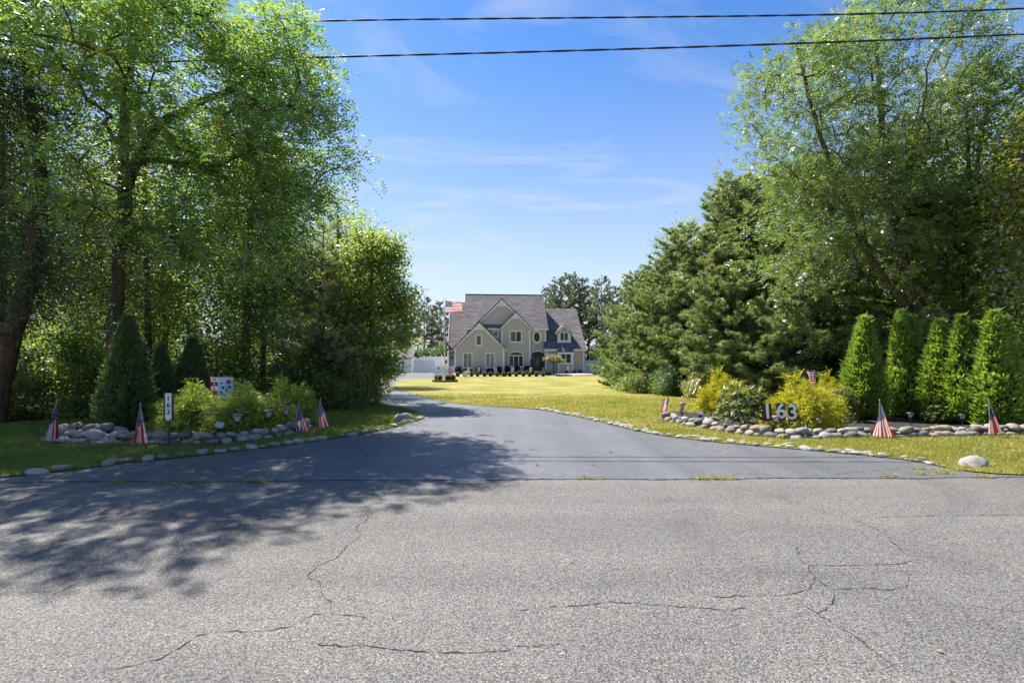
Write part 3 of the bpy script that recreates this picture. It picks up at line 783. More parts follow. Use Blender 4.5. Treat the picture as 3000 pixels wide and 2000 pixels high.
# ------------------------------------------------------------------ pines
def make_pine(seed, mat, h=10, rad=2.6, clear=.6, whorl=.55, nb=6, per_tuft=26, nl=.17, nw=.017, taper=.9, tufts=2.6, droop=.1, spread=.95):
    r = np.random.RandomState(seed); mb = MB()
    bend = r.uniform(-.25, .25, 2)
    def tr(z): return np.array([bend[0]*math.sin(z/h*3), bend[1]*math.sin(z/h*2.3), z])
    zs = np.linspace(-.05, h, 14)
    mb.tube([tr(z) for z in zs], [max(.012, h*.0165*(1 - .93*max(0, z)/h)) for z in zs], 8)
    C, A = [], []
    z = clear
    while z < h - .15:
        t = (z - clear) / (h - clear)
        L0 = rad * (min(1, .45 + t*3.2) * (1 - t) ** taper + .10)
        for k in range(nb):
            if r.rand() < .12: continue
            a = r.uniform(0, 6.283); L = L0 * r.uniform(.6, 1.15)
            d = np.array([math.cos(a), math.sin(a), .0]); el = r.uniform(-.05, .3) + .35*t
            p0 = tr(z + r.uniform(-.15, .15)); n = 5
            pts = [p0 + d*L*s + np.array([0, 0, L*(el*s - droop*s + .22*s*s)]) for s in np.linspace(0, 1, n)]
            mb.tube(pts, [max(.006, .012*L*(1-.85*s) + .005) for s in np.linspace(0, 1, n)], 4, cap=False)
            m = max(3, int(L * tufts * 3))
            for _ in range(m):
                s = .25 + .75 * r.rand() ** .7; i = min(n-2, int(s*(n-1))); q = pts[i] + (pts[i+1]-pts[i]) * (s*(n-1)-i)
                sd = unit(np.cross(d, [0,0,1.0])) * r.choice([-1, 1]); tl = (.12 + .30*L*(1.1-s)) * r.uniform(.4, 1.1)
                ax = unit(d*.7 + sd*.9 + np.array([0,0,r.uniform(-.1,.8)]))
                C.append(q + ax*tl); A.append(unit(ax + np.array([0,0,.45]))); 
                if tl > .25: C.append(q + ax*tl*.6 + r.normal(size=3)*.05); A.append(unit(ax + r.normal(size=3)*.5 + np.array([0,0,.4])))
            C.append(pts[-1]); A.append(unit(pts[-1]-pts[-2] + np.array([0,0,.2])))
        z += whorl * r.uniform(.75, 1.2) * (1 - .35*t)
    C.append(tr(h)); A.append(np.array([0,0,1.0]))
    C, A = np.array(C), np.array(A); N = len(C)
    c = np.repeat(C, per_tuft, 0); a = np.repeat(A, per_tuft, 0); n = len(c)
    back = r.rand(n, 1) * .16
    d = unit(a + rdirs(r, n) * spread)
    base = c - a * back; L = nl * r.uniform(.7, 1.2, (n, 1))
    sd = unit(np.cross(d, rdirs(r, n))) * nw * .5
    V = np.stack([base - sd, base + sd, base + d*L], 1).reshape(-1, 3)
    crown = np_mesh('crown', V, np.arange(n*3).reshape(n, 3), mat)
    return tree_thing('pine_tree', (0,0,0), mb, crown, M['bark_pine'], '')
pn1 = make_pine(41, M['pine'], h=10, rad=2.9, clear=.4, whorl=.5, nb=8, per_tuft=24, nw=.028, nl=.20, taper=.55, tufts=3.4)
pn2 = make_pine(42, M['pine_grey'], h=7, rad=2.0, clear=.6, nb=6, nw=.026, nl=.22, taper=.6, tufts=2.4)
pn3 = make_pine(43, M['pine'], h=6, rad=2.3, clear=.2, nb=8, nw=.028, nl=.20, taper=.55, tufts=3.4)
pnf = make_pine(44, M['pine_far'], h=15, rad=3.0, clear=5.5, whorl=.8, nb=6, per_tuft=16, nl=.34, nw=.06, taper=.6, tufts=1.1)
pnf2 = make_pine(45, M['pine_far'], h=15, rad=3.6, clear=3.0, whorl=.75, nb=7, per_tuft=16, nl=.34, nw=.07, taper=.5, tufts=1.2)
print('tris so far', sum(len(m.polygons) for m in bpy.data.meshes))

def put(proto, x, y, s, label, group=None, rz=None):
    return place(proto, (x, y, gz(y) - .02), random.uniform(0, 6.28) if rz is None else rz, s, label, group)
put(pn2, -6.75, 17.4, (1, 1, .97), 'grey-green pine standing behind the leafy tree at the driveway bend', rz=.4)
put(pn2, -6.3, 16.3, (.85, .85, .74), 'light grey-green young pine beside the reeds at the driveway bend', rz=1.1)
put(pn2, -5.3, 18.9, (.95, .95, .93), 'smaller grey-green pine reaching past the driveway bend', rz=2.2)
g = 'pines along the right edge of the lawn'
for x, y, s, lb, pr in [(10.9,24.0,(1.2,1.2,1.06),'tall dense pine, highest of the pines edging the lawn', pn1),
                    (8.8,25.2,(.95,.95,.86),'dense pine in the row edging the lawn, next to the tallest one', pn1),
                    (13.2,21.5,(1.25,1.25,1.05),'tall pine half hidden behind the forked feathery-leaved tree', pn1),
                    (7.4,29.0,(.72,.72,.70),'young pine at the house end of the row edging the lawn', pn1),
                    (6.9,33.0,(.8,.8,.93),'small pointed pine nearest the white side fence', pn3),
                    (9.4,21.6,(1.05,1.05,.98),'low bushy pine with branches down to the lawn edge', pn3),
                    (11.9,19.2,(1.1,1.1,1.05),'bushy pine behind the golden shrubs', pn3),
                    (10.2,19.9,(.8,.8,.7),'low spreading pine bough behind the glossy rhododendron', pn3),
                    (15.0,19.0,(1.15,1.15,1.0),'pine in the woods behind the arborvitae row', pn1),(9.9,22.9,(1.0,1.0,.80),'rounded pine filling the gap below the tallest lawn-edge pine', pn1),(8.1,27.2,(.85,.85,.72),'rounded pine between the young pine and the taller ones', pn1),(12.3,25.8,(1.2,1.2,1.1),'pine standing close behind the tallest lawn-edge pine', pn1)]:
    put(pr, x, y, s, lb, g)

g = 'trees in the left woods'
for x, y, s, pr in [(-38,52,1.35,wt1),(-47,46,1.35,wt2),(-36,66,1.3,wt2),(-48,62,1.4,wt1),(-58,52,1.4,wt1),(-62,70,1.5,wt2),(-26,70,1.2,wt2),(-30,82,1.3,wt1),(-44,80,1.4,wt2),(-75,62,1.5,wt1),(-12.5,16.5,.95,wt1),(-15.8,15.0,1.0,wt2),(-10.6,20.5,1.0,wt2),(-15,21,1.1,wt1),(-19.5,18,1.05,wt1),(-9,25,1.0,wt1),(-14,28,1.15,wt2),(-20,25,1.1,wt2),(-25,22,1.1,wt1),
                    (-12,35,1.2,wt1),(-18.5,36,1.2,wt2),(-26,32,1.2,wt1),(-33,28,1.2,wt2),(-17.5,45,1.15,wt1),(-24,45,1.3,wt2),(-33,42,1.3,wt1),(-20,56,1.1,wt2),(-28,58,1.2,wt1),(-42,36,1.3,wt1)]:
    put(pr, x, y, s, wl_l if pr is wt1 else 'darker leafy woodland tree behind the left garden bed', g)
g = 'trees in the right woods'; lb = 'leafy woodland tree in the woods right of the lawn'
for x, y, s, pr in [(36,40,1.3,wt1),(40,55,1.35,wt2),(34,60,1.3,wt1),(50,48,1.4,wt1),(36,74,1.4,wt2),(48,70,1.4,wt1),(60,60,1.5,wt2),(30,30,1.2,wt2),(24,76,1.3,wt1),(70,70,1.5,wt1),(16.5,17.5,1.1,wt1),(19,15.8,1.05,wt2),(13.8,25.5,1.15,wt2),(18.5,22,1.15,wt1),(24,19,1.1,wt2),(11.5,31,1.0,wt1),(17,30,1.2,wt2),(24,27,1.2,wt1),(12.8,39,1.05,wt2),(19,40,1.2,wt1),(27,37,1.2,wt2),(15.5,52,1.1,wt1),(22,52,1.2,wt2),(31,47,1.2,wt1),(18,63,1.1,wt2),(27,64,1.2,wt1)]:
    put(pr, x, y, s, lb if pr is wt1 else 'darker leafy tree in the woods right of the lawn', g)
g = 'far pines behind the house'; lb = 'tall pine in the distant woods behind the house'
for px, y, hgt, pr in [(1120,88,14,pnf),(1165,96,14.5,pnf2),(1195,84,12.8,pnf),(1222,92,13.5,pnf),(1246,98,14.8,pnf),(1268,90,12.2,pnf),(1290,100,13.8,pnf2),(1318,94,12.8,pnf),(1345,104,14.5,pnf),(1375,102,14,pnf),
                   (1612,98,16.5,pnf2),(1640,92,17.2,pnf2),(1668,90,17.6,pnf2),(1696,88,16.6,pnf2),(1722,94,16.4,pnf),(1745,84,14.5,pnf),(1765,78,15.6,pnf),(1795,86,14.8,pnf2),(1830,80,13.8,pnf),(1870,88,15,pnf2),(1560,112,14.5,pnf),(1480,116,14,pnf),(1420,112,13.5,pnf),
                   (1060,84,14.5,pnf2),(1000,92,16,pnf),(940,86,15.5,pnf2)]:
    put(pr, (px-1500)/F*y, y, hgt/15.0, lb, g)
g = 'wild shrubs under the left trees'; lb = 'wild leafy shrub in the undergrowth left of the driveway'
for x, y, s, pr in [(-6.2,15.6,.9,sh1),(-5.1,16.0,.7,sh1),(-5.4,16.9,.8,sh3),(-5.3,16.3,.95,sh1),(-5.6,15.3,.75,sh1),(-7.3,14.6,1.0,sh2),(-8.6,14.6,1.05,sh3),(-6.9,16.6,1.2,sh3),(-9.8,14.6,1.0,sh2),(-11.2,14.4,.95,sh1),(-12.6,14.2,1.1,sh3),(-14.3,13.6,1.1,sh1),(-16.5,14,1.2,sh3),(-10.4,17.2,1.2,sh3),(-13.6,17.2,1.2,sh1),(-16.5,18.5,1.3,sh3),(-19,15,1.3,sh1),(-7.8,20,1.4,sh3),(-11,22,1.4,sh1),(-15,24,1.5,sh3),(-20,21,1.5,sh1),(-24,18,1.5,sh3),(-11,29,1.5,sh3),(-16,32,1.6,sh1),(-22,29,1.6,sh3),(-28,24,1.6,sh1),(-26,36,2.2,sh3),(-34,33,2.2,sh1),(-20,40,2.2,sh3),(-30,46,2.4,sh1),(-40,42,2.5,sh3),(-16,38,2.0,sh3),(-33,20,1.8,sh3),(-25,27,1.9,sh3)]:
    put(pr, x, y, s, {0: lb, 1: 'dark small-leaved wild shrub in the undergrowth left of the driveway', 2: 'tall bright green wild shrub in the undergrowth left of the driveway'}[[sh1, sh2, sh3].index(pr)], g)
g = 'wild shrubs under the right trees'; lb = 'wild leafy shrub in the undergrowth along the right lawn edge'
for x, y, s, pr in [(7.1,26.0,.95,sh1),(7.9,23.6,.9,sh2),(8.7,22.0,.8,sh1),(9.9,20.4,.7,sh1),(7.0,29.3,1.1,sh3),(8.2,24.9,1.1,sh3),(10.7,20.2,.9,sh2),(12.6,17.4,1.0,sh1),(14.0,16.6,1.1,sh3),(15.6,15.4,1.1,sh1),(17.2,14.6,1.2,sh3),(11.2,17.8,.8,sh2),(16.6,19,1.4,sh3),(20,18,1.5,sh1),(13.5,20.5,1.3,sh3),(9.5,27,1.3,sh1),(8.8,33,1.4,sh3),(9.4,40,1.5,sh1),(10.4,47,1.5,sh3),(12,55,1.6,sh1),(18.5,16.3,1.4,sh1),(13.2,60,1.6,sh3),(22,22,1.9,sh3),(26,24,2.0,sh1),(19,27,2.0,sh3),(24,33,2.2,sh3),(30,36,2.4,sh1),(16,36,2.0,sh1)]:
    put(pr, x, y, s, {0: lb, 1: 'dark small-leaved wild shrub along the right lawn edge', 2: 'tall bright green wild shrub along the right lawn edge'}[[sh1, sh2, sh3].index(pr)], g)

for px, y, s_ in [(1090,86,2.2),(1130,90,2.4),(1165,84,2.0),(1195,88,2.3),(1225,86,2.1),(1255,90,2.4),(1285,86,2.2),(1312,90,2.3),(1340,88,2.2),(1700,84,2.2),(1730,80,2.0),(1755,86,2.4),(1785,82,2.2),(1815,86,2.4),(1850,80,2.4)]:
    put(sh2, (px-1500)/F*y, y, s_*1.25, 'dark thicket shrub under the distant pines behind the white fence', 'thicket behind the fence')
# reeds beside the drive
r = np.random.RandomState(51)
def reeds(loc, n, hgt, label, group, blades=7):
    e = empty('reed_clump', (loc[0], loc[1], gz(loc[1])), label=label, cat='reeds', group=group)
    V = []; st = MB()
    for _ in range(n):
        b = r.normal(size=2) * .22; h = hgt * r.uniform(.65, 1.1); ln = r.normal(size=2) * .22
        st.tube([(b[0], b[1], 0), (b[0]+ln[0]*.4, b[1]+ln[1]*.4, h*.55), (b[0]+ln[0], b[1]+ln[1], h)], [.006, .005, .003], 4)
        for k in range(blades):
            t = r.uniform(.2, .95); a = r.uniform(0, 6.28); L = r.uniform(.3, .55)
            p = np.array([b[0]+ln[0]*t, b[1]+ln[1]*t, h*t]); d = np.array([math.cos(a), math.sin(a), 0]); s_ = np.array([-d[1], d[0], 0]) * .013
            q = p + d*L*.5 + [0,0,L*.55]; w = p + d*L + [0,0,L*.35]
            V += [[p-s_*.5, p+s_*.5, q+s_, q-s_], [q-s_, q+s_, w+s_*.1, w-s_*.1]]
    st.build('stems', M['reed'], e)['kind'] = 'stuff'
    link('blades', quads('blades', np.array(V), M['reed']), e)['kind'] = 'stuff'
reeds((-5.15, 15.9), 16, 2.1, 'tall pale reeds beside the driveway bend', None)
reeds((7.6, 20.3), 16, 1.0, 'drooping pale grass tuft at the foot of the lawn-edge pines', None)

# ------------------------------------------------------------------ clipped and garden conifers
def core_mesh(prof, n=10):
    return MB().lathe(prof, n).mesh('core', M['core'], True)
def make_arbor(seed, mat, h=2.6, rad=.52, tops=((0, 1.0),), n=3000):
    r = np.random.RandomState(seed); V = []
    e = empty('arborvitae', label='', cat='arborvitae')
    def prof(t): return rad * np.minimum(1, .72 + t*1.6) * np.maximum(0, 1 - t ** 1.35) ** .85
    lump = r.uniform(0, 6.28, 5)
    t = r.rand(n) ** 1.15; th = r.uniform(0, 6.283, n)
    top = r.randint(0, len(tops), n)
    ox = np.array([tops[k][0] for k in top]); hs_ = np.array([tops[k][1] for k in top])
    w = 1 / (1 + .0 * ox)
    rr = prof(t) * (1 + .09*np.sin(3*th + lump[0] + 6*t) + .07*np.sin(6*th + lump[1] - 11*t)) * (1 + .09*np.sin(11*th + 23*t + lump[2])*np.sin(17*t*3+lump[3])) * r.uniform(.78, 1.06, n)
    if len(tops) > 1: rr = rr * np.where(t > .45, .72, .92)
    c = np.stack([ox * np.minimum(1, t * 1.8) + rr*np.cos(th), rr*np.sin(th), .05 + t*h*hs_], 1)
    out = np.stack([np.cos(th), np.sin(th), np.zeros(n)], 1)
    for k in range(5):
        ax = unit(out*.75 + np.array([0,0,.75]) + rdirs(r, n)*.5)
        nrm = unit(out*.75 + rdirs(r, n)*.8)
        V.append(leaf_quads(c + rdirs(r, n)*.03, ax, nrm, r.uniform(.06,.15,n) + .09*(r.rand(n) < .05), r.uniform(.022,.042,n), .1))
    link('foliage', quads('foliage', np.concatenate(V), mat), e)
    pr = [(float(prof(np.array(s)))*.72, .06 + s*h*.93) for s in np.linspace(0, .97, 9)]
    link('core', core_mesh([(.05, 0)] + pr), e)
    MB().tube([(0,0,-.06),(0,0,.3)], .04, 6).build('trunk', M['bark'], e)
    return e
ab4 = make_arbor(64, M['arbor'], rad=.5, tops=((.05,1.0),)); ab5 = make_arbor(67, M['arbor'], rad=.55, tops=((-.16,.93),(.08,1.0)))
ab1 = make_arbor(61, M['arbor']); ab2 = make_arbor(62, M['arbor'], tops=((-.12,1.0),(.14,.96))); ab3 = make_arbor(63, M['arbor_dark'], rad=.6)
def on(px, py): x, y = gp(px, py); return x, y, gz(y) + .03
for px, py, topy, pr, w, rz, lb in [(2530,1228,940,ab1,1.03,.3,'bright green arborvitae beside the dark glossy shrub, single pointed top'),
                             (2652,1226,923,ab2,1.05,.0,'bright green arborvitae with twin tops, second from the dark glossy shrub'),
                             (2757,1236,950,ab4,.98,1.9,'narrow bright green arborvitae in the middle of the row'),
                             (2828,1243,938,ab5,1.0,2.9,'bright green arborvitae next to last in the row'),
                             (2922,1254,926,ab2,1.12,.2,'widest bright green arborvitae ending the row, by the far small flag')]:
    x, y, z = on(px, py); hh = (py - topy) / F * y / 2.6
    place(pr, (x, y, z), rz, (w, w, hh), lb, 'arborvitae row on the right')
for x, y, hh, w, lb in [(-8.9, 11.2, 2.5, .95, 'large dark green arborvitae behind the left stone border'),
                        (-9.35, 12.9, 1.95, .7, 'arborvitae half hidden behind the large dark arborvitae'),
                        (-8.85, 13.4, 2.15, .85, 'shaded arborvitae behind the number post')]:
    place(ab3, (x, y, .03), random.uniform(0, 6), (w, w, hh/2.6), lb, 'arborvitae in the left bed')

def make_thread(seed, mat, rx=.7, ry=.6, h=1.0, n=2600, L=.34):
    r = np.random.RandomState(seed)
    d = rdirs(r, n); d[:, 2] = np.abs(d[:, 2]) * 1.0 - .15 * r.rand(n)
    d = unit(d); lumps = 1 + .13*np.sin(d[:,0]*7+seed) + .11*np.sin(d[:,1]*8+2) + .10*np.sin(d[:,2]*9+d[:,0]*5)
    q = r.uniform(.5, .98, (n, 1)) * lumps[:, None]
    p = d * q * np.array([rx, ry, h])
    p[:, 2] = np.maximum(p[:, 2], .02)
    dirn = unit(d*np.array([1,1,.8]) + rdirs(r, n)*.55 + np.array([0,0,.35])); V = []
    ln = L * r.uniform(.5, 1.25, (n, 1)); side = unit(np.cross(dirn, rdirs(r, n)))
    pts = [p]
    g = np.array([0, 0, -1.0])
    for k in range(1, 5):
        s = k / 4
        pts.append(p + dirn*ln*s + g*ln*.55*s*s)
    for k in range(4):
        w0, w1 = .011*(1-.15*k), .011*(1-.15*(k+1)) if k < 3 else .002
        V.append(np.stack([pts[k]-side*w0, pts[k]+side*w0, pts[k+1]+side*w1, pts[k+1]-side*w1], 1))
        for sg in (-1, 1):
            sd = unit(side*sg + dirn*.9 + g*.35 + rdirs(r, n)*.3)
            V.append(leaf_quads(pts[k+1] if k < 3 else pts[k], sd, rdirs(r, n), ln[:,0]*r.uniform(.2,.4,n), .012, 0))
    e = empty('threadleaf_cypress', label='', cat='shrub')
    link('foliage', quads('foliage', np.concatenate(V), mat), e)
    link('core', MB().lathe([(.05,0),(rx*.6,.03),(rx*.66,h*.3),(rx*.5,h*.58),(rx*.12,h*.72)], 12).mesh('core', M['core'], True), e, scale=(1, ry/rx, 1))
    return e
tg1 = make_thread(71, M['cypress'], .80, .62, .95, 3400, .26); tg2 = make_thread(72, M['gold'], .72, .6, 1.0, 2800, .3); tg3 = make_thread(73, M['cypress'], .62, .55, .98, 3000, .24)
for pr, px, py, s, lb in [(tg1, 525, 1272, (.98,1,.92), 'feathery yellow-green cypress bush behind the number post'),
                         (tg1, 672, 1278, (1.02,1,.92), 'rounded feathery green cypress bush in front of the welcome flag'),
                         (tg3, 808, 1256, (1.0,1,1.0), 'feathery green cypress bush at the driveway end of the left bed'),
                         (tg2, 2375, 1262, (1.03,1,1.0), 'bright golden cypress bush behind the house number plates'),
                         (tg2, 2130, 1215, (.95,.9,1.05), 'golden cypress bush behind the glossy rhododendron'),
                         (tg2, 2455, 1232, (.75,.7,.98), 'golden cypress bush tucked behind the dark glossy shrub')]:
    x, y, z = on(px, py); place(pr, (x, y + (.62 if px < 1000 else .35), z), random.uniform(-.3, .3), s, lb, None)

def make_rhodo(seed, mat, rx, h, whorls, leaf=(.13,.04), name='rhododendron'):
    r = np.random.RandomState(seed)
    d = rdirs(r, whorls); d[:, 2] = np.abs(d[:, 2]); tips = d * r.uniform(.55, 1, (whorls, 1)) * np.array([rx, rx*.8, h*.8]) + np.array([0,0,h*.18])
    mb, tp = grow([([(0,0,-.03),(.03,0,h*.25),(.0,.02,h*.5)], .03, .015), ([(.02,0,0),(.2,0,h*.3),(.35,.05,h*.5)], .02, .01), ([(-.02,0,0),(-.2,.03,h*.3),(-.4,0,h*.5)], .02, .01)], tips, r, r_tip=.006, step=.2)
    V = []
    up = unit(tp - np.array([0,0,h*.1]) + np.array([0,0,.5]))
    for k in range(10):
        a = rdirs(r, len(tp)); a = unit(a - up*np.sum(a*up, -1, keepdims=True)*.8); ax = unit(a + up*r.uniform(-.2,.9,(len(tp),1)))
        V.append(leaf_quads(tp + rdirs(r, len(tp))*.015, ax, up + rdirs(r, len(tp))*.25, leaf[0]*r.uniform(.7,1.2,len(tp)), leaf[1]*r.uniform(.8,1.15,len(tp)), .15))
    e = empty(name, label='', cat='shrub')
    link('stems', mb.mesh('stems', M['bark'], True), e); link('leaves', quads('leaves', np.concatenate(V), mat), e)
    return e
x, y, z = on(2192, 1262)
tag(make_rhodo(81, M['rhodo'], .66, 1.12, 150, (.15,.046)), 'glossy-leaved rhododendron with bare lower stems left of the number plates').location = (x, y+.2, z)
x, y, z = on(2490, 1240)
tag(make_rhodo(82, M['rhodo'], .45, .95, 150, (.09,.04), 'glossy_shrub'), 'dark glossy shrub between the golden bush and the first arborvitae').location = (x, y+.2, z)
x, y, z = on(2745, 1245)
tag(make_rhodo(83, M['broad'], .32, .5, 60, (.07,.03), 'leafy_sapling'), 'light green sapling in front of the middle arborvitae').location = (x, y, z)

# ------------------------------------------------------------------ stones
def stone_mesh(seed, mat, sub=2):
    r = np.random.RandomState(seed); bm = bmesh.new()
    bmesh.ops.create_icosphere(bm, subdivisions=sub, radius=1)
    off = Vector(r.uniform(-50, 50, 3))
    pw = r.uniform(.75, 1.0)
    for v in bm.verts:
        n1_ = mnoise.noise(v.co*1.1 + off)*.34 + mnoise.noise(v.co*2.4 + off)*.15
        c = v.co * (1 + n1_); v.co = Vector([math.copysign(abs(q)**pw, q) for q in c])
    me = bpy.data.meshes.new('stone'); bm.to_mesh(me); bm.free()
    for p in me.polygons: p.use_smooth = True
    me.materials.append(mat); return me
SM = [stone_mesh(100+i, M['stone']) for i in range(7)]
PM = [stone_mesh(120+i, M['pale']) for i in range(6)]
def along(line, step, r):
    out = []; acc = 0
    for (x0,y0),(x1,y1) in zip(line, line[1:]):
        L = math.hypot(x1-x0, y1-y0); s = step*.5 if not out else acc
        while s < L:
            t = s/L; out.append((x0+(x1-x0)*t, y0+(y1-y0)*t, -(y1-y0)/L, (x1-x0)/L)); s += step*r.uniform(.75, 1.25)
        acc = s - L
    return out
def border(name, line, label, rows, seed, step=.225, cat='stone border'):
    r = np.random.RandomState(seed)
    e = empty(name, (line[0][0], line[0][1], gz(line[0][1])), label=label, cat=cat); b = Vector(e.location)
    for off, zo, sc in rows:
        for x, y, nx, ny in along(line, step*sc, r):
            s = r.uniform(.07, .135) * sc; o = off + r.uniform(-.05, .05)
            p = Vector((x + nx*o, y + ny*o, gz(y) + zo + s*.42))
            link('stone', SM[r.randint(len(SM))], e, p - b, (r.uniform(-.25,.25), r.uniform(-.25,.25), r.uniform(0,6.28) if r.rand()<.3 else math.atan2(-nx,ny)*-1 + r.uniform(-.5,.5)),
                 (s*r.uniform(1.0,1.55), s*r.uniform(.75,1.1), s*r.uniform(.48,.8)))
    return e
border('stone_border', BED_L, 'piled round river stones edging the left garden bed', [(-.02,0,1.0),(.17,.02,1.05),(.10,.115,1.0)], 201)
border('stone_border', BED_R, 'long border of piled river stones edging the right garden bed', [(-.02,0,.95),(.18,.02,1.05),(.09,.105,1.0)], 202)
pl = [gp(*p) for p in [(180,1283),(240,1276),(290,1283)]]
border('stone_heap', pl, 'small heap of river stones beside the large dark arborvitae', [(0,0,1.1),(.2,.02,1.1),(.1,.14,1.0),(.3,.06,1.)], 203, cat='stone heap')
border('stone_heap', [gp(2000,1238), gp(2050,1236), gp(2085,1240)], 'small heap of stones around the path lights at the end of the right bed', [(0,0,.9),(.2,.02,1.0)], 204, cat='stone heap')
def edging(name, line, label, seed, lo, hi, rows):
    r = np.random.RandomState(seed)
    e = empty(name, (line[0][0], line[0][1], gz(line[0][1])), label=label, cat='stone edging'); b = Vector(e.location)
    for off, keep, sc in rows:
        for x, y, nx, ny in along(line, .21*sc, r):
            if r.rand() > keep: continue
            s = r.uniform(lo, hi) * sc; o = off + r.uniform(-.07, .07)
            link('stone', PM[r.randint(len(PM))], e, Vector((x+nx*o, y+ny*o, gz(y) + .02 + s*.12)) - b, (r.uniform(-.15,.15), r.uniform(-.15,.15), r.uniform(0,6.28)), (s*r.uniform(1,1.5), s*r.uniform(.75,1.05), s*r.uniform(.35,.55)))
    return e
DLe = [p for p in DLs if p[1] > road_edge(p[0]) + .25 and p[1] < 14.5]
DRe = [p for p in DRs if p[1] > road_edge(p[0]) + .5 and p[1] < 16.8 and p[0] > .4]
edging('stone_edging', DLe, 'pale flat stones set in the grass along the left driveway edge', 211, .05, .10, [(.10,.8,1.1),(.22,.45,1.0)])
edging('stone_edging', DRe, 'line of pale flat stones along the right driveway edge', 212, .05, .095, [(-.10,.9,1.0),(-.22,.6,1.0),(-.34,.3,.9)])
x, y = gp(2868, 1372)
tag(link('boulder', stone_mesh(305, M['pale'], 3), None, (x, y+.08, .03), (.1,-.2,.3), (.19,.145,.125)), 'large pale grey boulder on the grass by the road corner', 'boulder')
x, y = gp(1182, 1232)
tag(link('boulder', stone_mesh(302, M['stone'], 3), None, (x, y, .05), (0,.1,.5), (.27,.17,.15)), 'dark boulder at the tip of the left driveway edging', 'boulder')
# black plastic edging strips in front of the stone borders
def strip(line, label, off):
    pts = [(x - ny*0 + nx*off, y + ny*off, gz(y)+.035) for x, y, nx, ny in along(line, .3, np.random.RandomState(3))]
    o = MB().tube([(p[0], p[1], p[2]) for p in pts], .028, 6).build('edging_strip', M['black']); tag(o, label, 'edging')
strip(BED_L[:9], 'black plastic lawn edging along the foot of the left stone border', -.16)
strip(BED_R[9:], 'black plastic lawn edging along the foot of the right stone border', -.15)

# ------------------------------------------------------------------ grass
def grass(name, poly, dens, hgt, wid, mat, label, seed, yr=None, excl=(), fade=None, zoff=.02):
    r = np.random.RandomState(seed); P = np.array(poly); lo, hi = P.min(0), P.max(0)
    if yr: lo[1], hi[1] = max(lo[1], yr[0]), min(hi[1], yr[1])
    lo[0], hi[0] = max(lo[0], -15), min(hi[0], 15.5)
    n = int((hi-lo).prod() * dens); p = lo + r.rand(n, 2)*(hi-lo)
    k = inpoly(p, poly) & (np.abs(p[:,0]) < p[:,1]*1.12 + .4)
    for ex in excl: k &= ~inpoly(p, ex)
    if fade: k &= r.rand(n) > (p[:,1]-fade[0])/(fade[1]-fade[0])
    p = p[k]; n = len(p)
    z = gzv(p[:,1]) + zoff
    base = np.column_stack([p, z]); a = r.uniform(0, 6.283, n); s = np.stack([np.cos(a), np.sin(a), 0*a], 1)*wid*.5
    patch = .75 + .5*np.sin(p[:,0]*2.3+1)*np.sin(p[:,1]*1.9)
    tip = base + r.normal(size=(n,3))*hgt*.45*np.array([1,1,0]) + np.array([0,0,1.0])*(hgt*r.uniform(.5,1.2,n)*(.8+.25*patch))[:,None]
    V = np.stack([base-s, base+s, tip], 1).reshape(-1,3)
    o = link(name, np_mesh(name, V, np.arange(n*3).reshape(n,3), mat)); tag(o, label, 'grass', kind='stuff'); return n
bedLp = BED_L + [(-5.0,12.6),(-7.5,14.3),(-11,13.2)]; bedRp = BED_R + [(14.5,13.4),(11,14.6),(7.5,14.6),(4.6,14.8)]
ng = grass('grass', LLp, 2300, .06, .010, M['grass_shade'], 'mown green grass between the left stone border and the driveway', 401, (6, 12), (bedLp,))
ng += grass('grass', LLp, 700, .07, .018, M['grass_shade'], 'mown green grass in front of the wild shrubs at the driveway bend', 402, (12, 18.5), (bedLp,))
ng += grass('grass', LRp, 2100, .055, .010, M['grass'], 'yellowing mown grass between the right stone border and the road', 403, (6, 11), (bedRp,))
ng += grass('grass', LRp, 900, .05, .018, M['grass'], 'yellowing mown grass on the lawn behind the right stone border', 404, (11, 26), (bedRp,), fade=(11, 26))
r = np.random.RandomState(406)
V = []
for px, py in [(338,1418),(470,1414),(560,1413),(740,1411),(752,1412),(1720,1403),(2050,1404),(2090,1404),(2130,1404),(2690,1375),(2700,1390),(2760,1385),(2765,1388),(2790,1380),(2880,1398),(2600,1396)]:
    x, y = gp(px, py)
    for _ in range(90):
        b = np.array([x + r.normal()*.09, y + r.normal()*.02, .005]); a = r.uniform(0, 3.14); s = np.array([math.cos(a), math.sin(a), 0])*.004
        V.append([b-s, b+s, b + np.append(r.normal(size=2)*.05, r.uniform(.02,.07))])
tag(link('weeds', np_mesh('weeds', np.array(V).reshape(-1,3), np.arange(len(V)*3).reshape(-1,3), M['grass'])), 'dry weeds growing in the seam between driveway and road', 'weeds', kind='stuff')
